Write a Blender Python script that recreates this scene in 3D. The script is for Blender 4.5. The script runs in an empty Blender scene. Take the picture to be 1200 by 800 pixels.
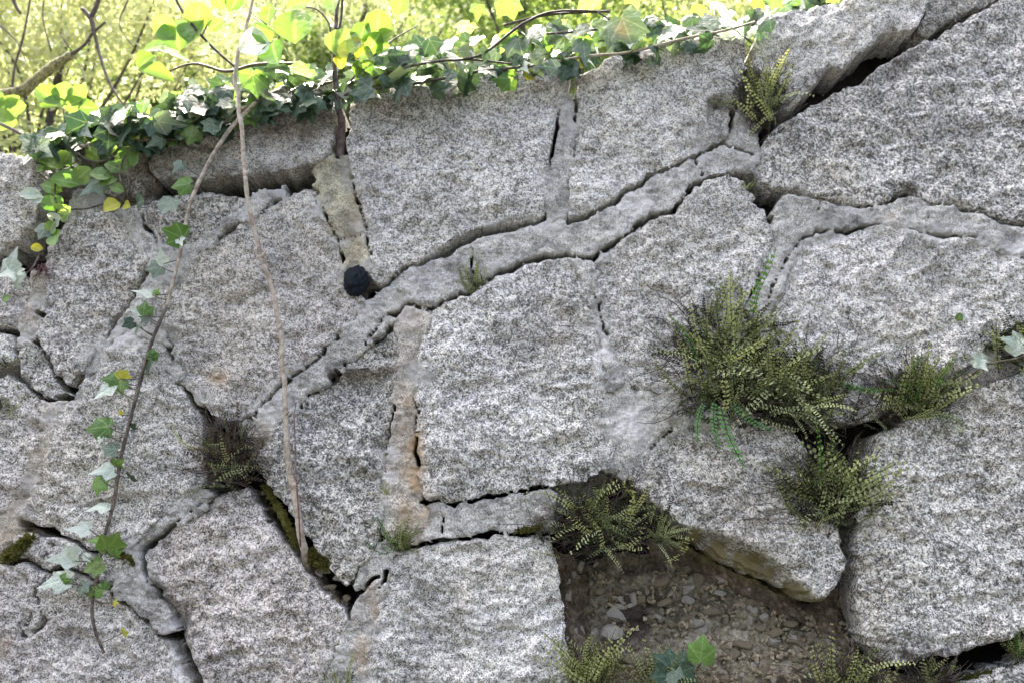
import bpy, math, random
import numpy as np
from mathutils import Vector, Matrix

random.seed(7)
S = bpy.context.scene
COL = S.collection

# ------------------------------------------------------------------ camera, sky, sun, exposure
CAM = np.array([0.0, -1.9, 1.5])
PITCH = math.radians(11.0)
LENS = 28.5
cam_d = bpy.data.cameras.new('camera')
cam_d.lens = LENS
cam_d.sensor_width = 36
cam_d.clip_start = 0.02
cam_d.clip_end = 2000
cam = bpy.data.objects.new('camera', cam_d)
COL.objects.link(cam)
cam.location = CAM
cam.rotation_euler = (math.pi / 2 + PITCH, 0, 0)
S.camera = cam
cam_d.dof.use_dof = True
cam_d.dof.focus_distance = 1.93
cam_d.dof.aperture_fstop = 3.0

SUN_EL = 52.0
SUN_AZ = -28.0            # degrees clockwise from +Y: the sun stands behind the wall, a little left
w = bpy.data.worlds.new('World')
S.world = w
w.use_nodes = True
wn = w.node_tree.nodes
sky = wn.new('ShaderNodeTexSky')
sky.sky_type = 'NISHITA'
sky.sun_disc = False
sky.sun_elevation = math.radians(SUN_EL)
sky.sun_rotation = math.radians(SUN_AZ)
sky.air_density = 0.4
sky.dust_density = 10.0
sky.ozone_density = 0.0
bg = wn['Background']
w.node_tree.links.new(sky.outputs[0], bg.inputs[0])
bg.inputs[1].default_value = 0.13
sl = bpy.data.lights.new('sun', 'SUN')
sl.energy = 2.0
sl.angle = math.radians(0.6)
sl.color = (1.0, 0.95, 0.86)
sun = bpy.data.objects.new('sun', sl)
COL.objects.link(sun)
sd_ = Vector((math.sin(math.radians(SUN_AZ)) * math.cos(math.radians(SUN_EL)),
              math.cos(math.radians(SUN_AZ)) * math.cos(math.radians(SUN_EL)),
              math.sin(math.radians(SUN_EL))))
sun.rotation_euler = sd_.to_track_quat('Z', 'Y').to_euler()
sun.location = sd_ * 20
S.view_settings.view_transform = 'Standard'
S.view_settings.look = 'None'
S.view_settings.exposure = 4.1
S.view_settings.gamma = 1

# ------------------------------------------------------------------ photo pixel (1200x800) -> place on the wall
BAT = math.radians(3.0)
NV = np.array([0.0, -math.cos(BAT), math.sin(BAT)])     # out of the wall
UV_ = np.array([1.0, 0.0, 0.0])
VV = np.array([0.0, math.sin(BAT), math.cos(BAT)])      # up the wall
FW = np.array([0.0, math.cos(PITCH), math.sin(PITCH)])
UP = np.array([0.0, -math.sin(PITCH), math.cos(PITCH)])
K = 18.0 / LENS


def at(px, py, wd=0.0):
    px = np.asarray(px, float)
    py = np.asarray(py, float)
    d = FW + np.multiply.outer((px - 600) / 600 * K, UV_) + np.multiply.outer((400 - py) / 600 * K, UP)
    wd = np.asarray(wd, float)
    t = (wd - CAM @ NV) / (d @ NV)
    return CAM + d * t[..., None]


def vat(px, py, wd=0.0):
    return Vector(at(px, py, wd))


PX = 0.00205      # metres per photo pixel on the wall

# ------------------------------------------------------------------ numpy noise


def _h(ix, iy, s):
    n = (ix.astype(np.int64) * 374761393 + iy.astype(np.int64) * 668265263 + s * 1442695041) & 0xffffffff
    n = ((n ^ (n >> 13)) * 1274126177) & 0xffffffff
    n = (n ^ (n >> 16)) & 0xffffff
    return n / float(0xffffff) * 2 - 1


def vn(x, y, s=0):
    ix = np.floor(x)
    iy = np.floor(y)
    fx = x - ix
    fy = y - iy
    fx = fx * fx * fx * (fx * (fx * 6 - 15) + 10)
    fy = fy * fy * fy * (fy * (fy * 6 - 15) + 10)
    a = _h(ix, iy, s)
    b = _h(ix + 1, iy, s)
    c = _h(ix, iy + 1, s)
    d = _h(ix + 1, iy + 1, s)
    return (a + (b - a) * fx) * (1 - fy) + (c + (d - c) * fx) * fy


def fbm(x, y, s=0, o=4, g=0.5):
    t = 0
    a = 1.0
    for i in range(o):
        # turn each octave so no lattice direction shows
        cx, sx = math.cos(i * 1.1 + s), math.sin(i * 1.1 + s)
        t = t + a * vn((x * cx - y * sx) * 2 ** i + 17.3 * i, (x * sx + y * cx) * 2 ** i + 9.1 * i, s + i * 31)
        a *= g
    return t


def cells(x, y, s=0):
    """distance to nearest and second nearest jittered point, and the nearest id value"""
    ix = np.floor(x)
    iy = np.floor(y)
    f1 = np.full(x.shape, 9.0)
    f2 = np.full(x.shape, 9.0)
    idv = np.zeros(x.shape)
    for dx in (-1, 0, 1):
        for dy in (-1, 0, 1):
            jx = ix + dx
            jy = iy + dy
            qx = jx + 0.5 + 0.45 * _h(jx, jy, s)
            qy = jy + 0.5 + 0.45 * _h(jx, jy, s + 5)
            d = np.hypot(x - qx, y - qy)
            c = d < f1
            f2 = np.where(c, f1, np.minimum(f2, d))
            idv = np.where(c, _h(jx, jy, s + 9), idv)
            f1 = np.where(c, d, f1)
    return f1, f2, idv


def smooth(t):
    t = np.clip(t, 0, 1)
    return t * t * (3 - 2 * t)


# ------------------------------------------------------------------ materials
def new_mat(name):
    m = bpy.data.materials.new(name)
    m.use_nodes = True
    nt = m.node_tree
    return m, nt, nt.nodes['Principled BSDF']


def nd(nt, kind, **kw):
    n = nt.nodes.new('ShaderNode' + kind)
    for k, v in kw.items():
        if k.startswith('i_'):
            n.inputs[k[2:].replace('_', ' ')].default_value = v
        else:
            setattr(n, k, v)
    return n


def ramp(nt, src, stops):
    r = nt.nodes.new('ShaderNodeValToRGB')
    e = r.color_ramp.elements
    e[0].position, e[0].color = stops[0][0], (*stops[0][1], 1)
    e[1].position, e[1].color = stops[-1][0], (*stops[-1][1], 1)
    for p, c in stops[1:-1]:
        q = e.new(p)
        q.color = (*c, 1)
    nt.links.new(src, r.inputs[0])
    return r.outputs[0]


def mixc(nt, fac, a, b, mode='MIX'):
    m = nt.nodes.new('ShaderNodeMix')
    m.data_type = 'RGBA'
    m.blend_type = mode
    for sock, v in ((m.inputs[0], fac), (m.inputs[6], a), (m.inputs[7], b)):
        if hasattr(v, 'links'):
            nt.links.new(v, sock)
        elif isinstance(v, (int, float)):
            sock.default_value = v
        else:
            sock.default_value = (*v, 1)
    return m.outputs[2]


def mathn(nt, op, a, b=None):
    m = nt.nodes.new('ShaderNodeMath')
    m.operation = op
    for i, v in enumerate((a, b)):
        if v is None:
            continue
        if hasattr(v, 'links'):
            nt.links.new(v, m.inputs[i])
        else:
            m.inputs[i].default_value = v
    return m.outputs[0]


def coords(nt):
    tc = nd(nt, 'TexCoord')
    oi = nd(nt, 'ObjectInfo')
    mul = mathn(nt, 'MULTIPLY', oi.outputs['Random'], 37.0)
    add = nt.nodes.new('ShaderNodeVectorMath')
    add.operation = 'ADD'
    nt.links.new(tc.outputs['Object'], add.inputs[0])
    nt.links.new(mul, add.inputs[1])
    return add.outputs[0], oi.outputs['Random']


def noise(nt, v, scale, detail=4, rough=0.6, dist=0.0):
    n = nd(nt, 'TexNoise')
    n.inputs['Scale'].default_value = scale
    n.inputs['Detail'].default_value = detail
    n.inputs['Roughness'].default_value = rough
    n.inputs['Distortion'].default_value = dist
    nt.links.new(v, n.inputs['Vector'])
    return n.outputs[0]


def attr(nt, name):
    a = nd(nt, 'Attribute')
    a.attribute_name = name
    return a.outputs['Fac']


def bump(nt, h, strength, dist, bsdf, prev=None):
    b = nd(nt, 'Bump')
    b.inputs['Strength'].default_value = strength
    b.inputs['Distance'].default_value = dist
    nt.links.new(h, b.inputs['Height'])
    if prev:
        nt.links.new(prev, b.inputs['Normal'])
    nt.links.new(b.outputs[0], bsdf.inputs['Normal'])
    return b.outputs[0]


def stains_shade(nt, col):
    """rust, moss and soot marks carried by the meshes as attributes"""
    v, _ = coords(nt)
    n = noise(nt, v, 90, 4, 0.75)
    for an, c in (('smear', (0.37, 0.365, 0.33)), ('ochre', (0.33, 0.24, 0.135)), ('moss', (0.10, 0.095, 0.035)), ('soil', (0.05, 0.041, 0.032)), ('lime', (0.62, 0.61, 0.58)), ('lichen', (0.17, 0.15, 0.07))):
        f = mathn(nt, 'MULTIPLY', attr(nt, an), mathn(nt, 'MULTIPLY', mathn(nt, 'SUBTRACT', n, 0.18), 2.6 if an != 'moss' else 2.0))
        cl = nt.nodes.new('ShaderNodeClamp')
        nt.links.new(f, cl.inputs[0])
        col = mixc(nt, cl.outputs[0], col, c)
    return col


def granite():
    m, nt, b = new_mat('granite')
    v, rnd = coords(nt)
    sc_ = nt.nodes.new('ShaderNodeVectorMath')
    sc_.operation = 'SCALE'
    nt.links.new(v, sc_.inputs[0])
    nt.links.new(mathn(nt, 'ADD', mathn(nt, 'MULTIPLY', rnd, 0.5), 0.72), sc_.inputs['Scale'])
    v = sc_.outputs[0]
    n1 = noise(nt, v, 235, 3, 0.6, 0.6)
    n2 = noise(nt, v, 92, 3, 0.62, 0.8)
    n4 = noise(nt, v, 19, 4, 0.65)
    mixn = mathn(nt, 'ADD', mathn(nt, 'MULTIPLY', n1, 0.60), mathn(nt, 'MULTIPLY', n2, 0.40))
    # dark and light patches move the balance of black mica and white feldspar
    shift = mathn(nt, 'MULTIPLY', mathn(nt, 'SUBTRACT', n4, 0.5), 0.13)
    rs = mathn(nt, 'MULTIPLY', mathn(nt, 'SUBTRACT', rnd, 0.5), 0.04)
    val = mathn(nt, 'ADD', mathn(nt, 'ADD', mixn, shift), rs)
    col = ramp(nt, val, [(0.36, (0.055, 0.0545, 0.0495)), (0.435, (0.155, 0.153, 0.138)), (0.495, (0.36, 0.355, 0.317)),
                         (0.56, (0.66, 0.648, 0.575)), (0.63, (0.79, 0.775, 0.69))])
    # scattered mica specks
    vo = nd(nt, 'TexVoronoi')
    vo.inputs['Scale'].default_value = 170
    nt.links.new(v, vo.inputs['Vector'])
    sp = ramp(nt, vo.outputs['Distance'], [(0.0, (1, 1, 1)), (0.22, (1, 1, 1)), (0.30, (0, 0, 0))])
    sel = ramp(nt, noise(nt, v, 40, 2), [(0.48, (0, 0, 0)), (0.60, (1, 1, 1))])
    col = mixc(nt, mathn(nt, 'MULTIPLY', mathn(nt, 'MULTIPLY', sp, sel), 0.75), col, (0.05, 0.05, 0.052))
    # weathering: grey film and faint warm or violet tinge
    n3 = noise(nt, v, 5, 5, 0.65)
    film = ramp(nt, n3, [(0.38, (1.06, 1.06, 1.06)), (0.50, (.95, .945, .94)), (0.64, (0.64, 0.635, 0.63))])
    col = mixc(nt, 0.8, col, film, 'MULTIPLY')
    tinge = ramp(nt, noise(nt, v, 3.1, 3), [(0.35, (1.0, 0.98, 1.0)), (0.5, (1, 1, 1)), (0.65, (1.0, 0.98, 0.94))])
    col = mixc(nt, 1.0, col, tinge, 'MULTIPLY')
    oi = nd(nt, 'ObjectInfo')
    col = mixc(nt, 1.0, col, oi.outputs['Color'], 'MULTIPLY')
    col = stains_shade(nt, col)
    nt.links.new(col, b.inputs['Base Color'])
    b.inputs['Roughness'].default_value = 0.78
    b.inputs['Specular IOR Level'].default_value = 0.3
    p = bump(nt, n2, 0.9, 0.006, b)
    bump(nt, n1, 0.8, 0.003, b, p)
    return m


def mortar(name, base, dark, warm=0.0):
    m, nt, b = new_mat(name)
    v, rnd = coords(nt)
    n1 = noise(nt, v, 30, 6, 0.7)
    n2 = noise(nt, v, 190, 4, 0.7)
    n3 = noise(nt, v, 8, 4, 0.6)
    col = ramp(nt, n1, [(0.34, dark), (0.5, base), (0.68, tuple(c * 1.3 for c in base))])
    col = mixc(nt, 0.7, col, ramp(nt, n3, [(0.36, (0.50, 0.50, 0.50)), (0.48, (0.95, 0.94, 0.92)), (0.62, (1.22, 1.21, 1.17))]), 'MULTIPLY')
    col = mixc(nt, 0.85, col, ramp(nt, n2, [(0.34, (0.35, 0.35, 0.35)), (0.47, (0.95, 0.95, 0.95)), (0.66, (1.45, 1.45, 1.42))]), 'MULTIPLY')
    n5 = noise(nt, v, 430, 2, 0.6)
    col = mixc(nt, 0.8, col, ramp(nt, n5, [(0.36, (0.5, 0.5, 0.5)), (0.5, (1, 1, 1)), (0.64, (1.5, 1.5, 1.48))]), 'MULTIPLY')
    # pits and sand grains
    vo = nd(nt, 'TexVoronoi')
    vo.inputs['Scale'].default_value = 70
    nt.links.new(v, vo.inputs['Vector'])
    pit = ramp(nt, vo.outputs['Distance'], [(0.0, (0.3, 0.3, 0.3)), (0.10, (0.45, 0.45, 0.45)), (0.16, (1, 1, 1))])
    col = mixc(nt, 0.7, col, pit, 'MULTIPLY')
    col = stains_shade(nt, col)
    nt.links.new(col, b.inputs['Base Color'])
    b.inputs['Roughness'].default_value = 0.9
    b.inputs['Specular IOR Level'].default_value = 0.2
    p = bump(nt, n1, 0.8, 0.006, b)
    bump(nt, n2, 0.8, 0.003, b, p)
    return m


def earth(name, cols, scale=45, bd=0.01):
    m, nt, b = new_mat(name)
    v, rnd = coords(nt)
    n1 = noise(nt, v, scale, 6, 0.7)
    n2 = noise(nt, v, scale * 0.2, 3, 0.6)
    k = mathn(nt, 'ADD', mathn(nt, 'MULTIPLY', n1, 0.6), mathn(nt, 'MULTIPLY', n2, 0.4))
    st = [(0.36 + 0.30 * i / (len(cols) - 1), c) for i, c in enumerate(cols)]
    col = ramp(nt, k, st)
    col = stains_shade(nt, col)
    nt.links.new(col, b.inputs['Base Color'])
    b.inputs['Roughness'].default_value = 0.95
    b.inputs['Specular IOR Level'].default_value = 0.1
    bump(nt, n1, 1.0, bd, b)
    return m


def leafmat(name, dark, light, vein=None, trans=0.4, rough=0.4, spec=0.5, tcol=None, spot=0.0):
    m, nt, b = new_mat(name)
    v, rnd = coords(nt)
    n = noise(nt, v, 3.0 if vein else 30.0, 4, 0.6)
    f = mathn(nt, 'ADD', mathn(nt, 'MULTIPLY', n, 0.5), mathn(nt, 'MULTIPLY', rnd, 0.5))
    col = ramp(nt, f, [(0.25, dark), (0.75, light)])
    if vein:
        vv = ramp(nt, attr(nt, 'vein'), [(0.80, (0, 0, 0)), (0.93, (1, 1, 1))])
        col = mixc(nt, mathn(nt, 'MULTIPLY', vv, 0.45), col, vein)
    if spot:
        col = mixc(nt, mathn(nt, 'MULTIPLY', attr(nt, 'spot'), spot), col, (0.30, 0.09, 0.04))
    nt.links.new(col, b.inputs['Base Color'])
    b.inputs['Roughness'].default_value = rough
    b.inputs['Specular IOR Level'].default_value = spec
    bump(nt, n, 0.3, 0.05 if vein else 0.002, b)
    tr = nd(nt, 'BsdfTranslucent')
    tc = mixc(nt, 1.0, col, tcol or (1.5, 1.45, 0.7), 'MULTIPLY')
    nt.links.new(tc, tr.inputs[0])
    mx = nd(nt, 'MixShader')
    mx.inputs[0].default_value = trans
    nt.links.new(b.outputs[0], mx.inputs[1])
    nt.links.new(tr.outputs[0], mx.inputs[2])
    nt.links.new(mx.outputs[0], nt.nodes['Material Output'].inputs[0])
    return m


def bark(name, c0, c1, scale=60):
    m, nt, b = new_mat(name)
    v, rnd = coords(nt)
    n = noise(nt, v, scale, 5, 0.65)
    col = ramp(nt, n, [(0.38, c0), (0.62, c1)])
    nt.links.new(col, b.inputs['Base Color'])
    b.inputs['Roughness'].default_value = 0.8
    b.inputs['Specular IOR Level'].default_value = 0.25
    bump(nt, n, 0.8, 0.003, b)
    return m


M = {}
M['granite'] = granite()
M['mortar'] = mortar('mortar', (0.35, 0.345, 0.312), (0.17, 0.167, 0.151))
M['mortar_tan'] = mortar('tan mortar', (0.37, 0.345, 0.29), (0.20, 0.185, 0.15))
M['mortar_yellow'] = mortar('yellowish mortar', (0.33, 0.315, 0.22), (0.18, 0.17, 0.12))
M['bed'] = mortar('weathered bedding mortar', (0.25, 0.24, 0.22), (0.11, 0.10, 0.09))
M['core'] = earth('dark joint soil', [(0.006, 0.0055, 0.005), (0.013, 0.012, 0.010), (0.027, 0.024, 0.020)], 60)  # shade of the deep joints is put into this colour
M['rubble'] = earth('crumbling lime rubble', [(0.03, 0.025, 0.016), (0.105, 0.09, 0.06), (0.235, 0.212, 0.148), (0.42, 0.395, 0.31)], 60)
M['redsoil'] = earth('reddish clay mortar', [(0.024, 0.018, 0.012), (0.105, 0.08, 0.054), (0.29, 0.24, 0.175)], 70)
M['pebble'] = earth('pale pebble stone', [(0.20, 0.175, 0.13), (0.38, 0.35, 0.29), (0.56, 0.54, 0.47)], 90, 0.004)
M['pebble_dull'] = earth('dusty pebble stone', [(0.10, 0.08, 0.05), (0.25, 0.21, 0.135), (0.42, 0.37, 0.265)], 90, 0.005)
M['tar'] = earth('black tarry lump', [(0.003, 0.005, 0.007), (0.014, 0.02, 0.026), (0.07, 0.085, 0.10)], 110, 0.004)  # lighter tones put highlights into the colour
M['tar'].node_tree.nodes['Principled BSDF'].inputs['Roughness'].default_value = 0.55
M['ivy_dark'] = leafmat('dark ivy leaf', (0.018, 0.045, 0.026), (0.045, 0.085, 0.04), (0.14, 0.19, 0.13), 0.18, 0.42, 0.4)
M['ivy_grey'] = leafmat('greyish ivy leaf', (0.07, 0.115, 0.075), (0.13, 0.18, 0.12), (0.28, 0.34, 0.26), 0.2, 0.42, 0.4)
M['ivy_green'] = leafmat('green ivy leaf', (0.07, 0.16, 0.025), (0.15, 0.28, 0.055), (0.30, 0.42, 0.16), 0.42, 0.38, 0.5)
M['ivy_pale'] = leafmat('pale ivy leaf', (0.34, 0.41, 0.31), (0.50, 0.56, 0.45), (0.68, 0.72, 0.62), 0.22, 0.35, 0.6, (1.2, 1.2, 1.0))
M['ivy_spot'] = leafmat('blotched ivy leaf', (0.08, 0.13, 0.06), (0.13, 0.19, 0.09), (0.26, 0.32, 0.2), 0.12, 0.4, 0.4, None, 0.4)
M['leaf_lime'] = leafmat('lime green leaf', (0.085, 0.165, 0.025), (0.165, 0.25, 0.05), (0.25, 0.34, 0.11), 0.42, 0.4, 0.5, (1.15, 1.2, .7))
M['leaf_yellow'] = leafmat('yellow leaf', (0.34, 0.36, 0.03), (0.46, 0.44, 0.05), (0.55, 0.52, 0.16), 0.4, 0.4, 0.5)
M['leaf_herb'] = leafmat('mid green herb leaf', (0.12, 0.22, 0.05), (0.22, 0.34, 0.10), (0.34, 0.46, 0.22), 0.4, 0.35, 0.6)
M['leaf_bg'] = leafmat('small spring leaves', (0.22, 0.255, 0.12), (0.47, 0.48, 0.255), None, 0.43, 0.5, 0.4, (1.12, 1.15, 1.0))
M['leaf_bg_green'] = leafmat('small green leaves', (0.08, 0.13, 0.045), (0.19, 0.26, 0.11), None, 0.45, 0.5, 0.4)
M['fern_new'] = leafmat('yellow green fern pinnae', (0.06, 0.085, 0.025), (0.48, 0.53, 0.26), None, 0.25, 0.5, 0.35)  # lit copy of the fern colour
M['fern_old'] = leafmat('dark olive fern pinnae', (0.012, 0.017, 0.006), (0.045, 0.056, 0.02), None, 0.25, 0.55, 0.3)  # shaded copy for the clump cores, shade put into the colour
M['fern_green'] = leafmat('fresh green fern pinnae', (0.05, 0.15, 0.025), (0.10, 0.24, 0.05), None, 0.35, 0.45, 0.4)
M['fern_dry'] = leafmat('dry brown fern pinnae', (0.05, 0.035, 0.022), (0.12, 0.095, 0.06), None, 0.2, 0.7, 0.2)
M['moss'] = leafmat('yellow moss', (0.055, 0.06, 0.014), (0.16, 0.155, 0.045), None, 0.25, 0.8, 0.1)
M['stem_pale'] = bark('pale tan stem', (0.20, 0.165, 0.115), (0.42, 0.37, 0.29))
M['stem_ivy'] = bark('brown grey ivy stem', (0.05, 0.04, 0.03), (0.15, 0.125, 0.095))
M['stem_purple'] = bark('purplish brown stem', (0.045, 0.032, 0.03), (0.13, 0.10, 0.09))
M['twig'] = bark('dark twig', (0.025, 0.02, 0.017), (0.08, 0.065, 0.05))
M['mossy_bark'] = bark('mossy bark', (0.05, 0.045, 0.022), (0.24, 0.22, 0.10), 90)
M['root'] = bark('dark fine root', (0.03, 0.022, 0.018), (0.11, 0.085, 0.07))
M['root_red'] = bark('reddish fine root', (0.09, 0.04, 0.035), (0.2, 0.12, 0.10))
M['soil'] = earth('leaf mould', [(0.03, 0.024, 0.016), (0.07, 0.055, 0.035), (0.12, 0.10, 0.06)], 20)
M['bank'] = earth('grassy bank', [(0.03, 0.04, 0.02), (0.08, 0.10, 0.05), (0.16, 0.18, 0.10)], 6)
M['wood'] = earth('dark bare thicket', [(0.007, 0.0085, 0.0085), (0.016, 0.019, 0.019), (0.029, 0.034, 0.033)], 4)  # colour of the added slope, kept dark to limit its bounce
M['ground'] = earth('worn dark path gravel', [(0.026, 0.027, 0.028), (0.044, 0.046, 0.048), (0.07, 0.073, 0.076)], 25)


# ------------------------------------------------------------------ object helpers
def mesh_obj(name, verts, faces, mat, parent=None, loc=None, smooth_=True, attrs=None):
    """verts in world space; the origin goes to loc (default: centre)"""
    verts = np.asarray(verts, float)
    if loc is None:
        loc = (verts.min(0) + verts.max(0)) / 2
    loc = np.asarray(loc, float)
    me = bpy.data.meshes.new(name)
    me.from_pydata((verts - loc).tolist(), [], faces)
    if attrs:
        for k, a in attrs.items():
            at_ = me.attributes.new(k, 'FLOAT', 'POINT')
            at_.data.foreach_set('value', np.asarray(a, np.float32))
    if smooth_:
        me.shade_smooth()
    me.materials.append(mat)
    o = bpy.data.objects.new(name, me)
    COL.objects.link(o)
    if parent:
        o.parent = parent
        o.location = Vector(loc) - parent_loc(parent)
    else:
        o.location = loc
    return o


def parent_loc(p):
    v = Vector(p.location)
    while p.parent:
        p = p.parent
        v = v + Vector(p.location)
    return v


def thing(name, label, cat, loc, group=None):
    o = bpy.data.objects.new(name, None)
    o.empty_display_size = 0.05
    COL.objects.link(o)
    o.location = loc
    o['label'] = label
    o['category'] = cat
    if group:
        o['group'] = group
    return o


def inst(name, me, parent, pos, rot, scale):
    """a part that shares mesh data; rot a 3x3 Matrix"""
    o = bpy.data.objects.new(name, me)
    COL.objects.link(o)
    o.parent = parent
    m = rot.to_4x4() @ Matrix.Diagonal((*scale, 1)) if hasattr(scale, '__len__') else rot.to_4x4() @ Matrix.Scale(scale, 4)
    m.translation = Vector(pos) - parent_loc(parent)
    o.matrix_local = m
    return o


def spline(pts, n):
    pts = np.asarray(pts, float)
    P = np.vstack([2 * pts[0] - pts[1], pts, 2 * pts[-1] - pts[-2]])
    out = []
    segs = len(pts) - 1
    for i in range(segs):
        p0, p1, p2, p3 = P[i:i + 4]
        for j in range(n):
            t = j / n
            out.append(0.5 * ((2 * p1) + (-p0 + p2) * t + (2 * p0 - 5 * p1 + 4 * p2 - p3) * t ** 2 + (-p0 + 3 * p1 - 3 * p2 + p3) * t ** 3))
    out.append(pts[-1])
    return np.array(out)


def tube_geo(pts, radii, sides=6, wob=0.0):
    pts = np.asarray(pts, float)
    n = len(pts)
    radii = np.interp(np.linspace(0, 1, n), np.linspace(0, 1, len(radii)), radii)
    V, F = [], []
    tan = np.gradient(pts, axis=0)
    ref = np.array([0.31, 0.2, 0.93])
    for i in range(n):
        t = tan[i] / (np.linalg.norm(tan[i]) + 1e-9)
        a = np.cross(t, ref)
        if np.linalg.norm(a) < 1e-3:
            a = np.cross(t, [1, 0, 0])
        a /= np.linalg.norm(a)
        b = np.cross(t, a)
        r = radii[i] * (1 + wob * random.uniform(-1, 1))
        for k in range(sides):
            an = 2 * math.pi * k / sides
            V.append(pts[i] + r * (math.cos(an) * a + math.sin(an) * b))
    for i in range(n - 1):
        for k in range(sides):
            k2 = (k + 1) % sides
            F.append((i * sides + k, i * sides + k2, (i + 1) * sides + k2, (i + 1) * sides + k))
    F.append(tuple(range(sides))[::-1])
    F.append(tuple((n - 1) * sides + k for k in range(sides)))
    return V, F


class Geo:
    def __init__(self):
        self.v, self.f = [], []

    def add(self, vf):
        b = len(self.v)
        self.v.extend(vf[0])
        self.f.extend([tuple(i + b for i in f) for f in vf[1]])

    def build(self, name, mat, parent=None, loc=None, smooth_=True):
        return mesh_obj(name, self.v, self.f, mat, parent, loc, smooth_)


def pxtube(name, pp, rad_px, mat, parent, n=6, sides=6, wob=0.05):
    """pp: (px, py, w) points; radii in photo pixels"""
    P = spline([at(x, y, wd) for x, y, wd in pp], n)
    return mesh_obj(name, *tube_geo(P, [r * PX for r in rad_px], sides, wob), mat, parent)


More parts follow.
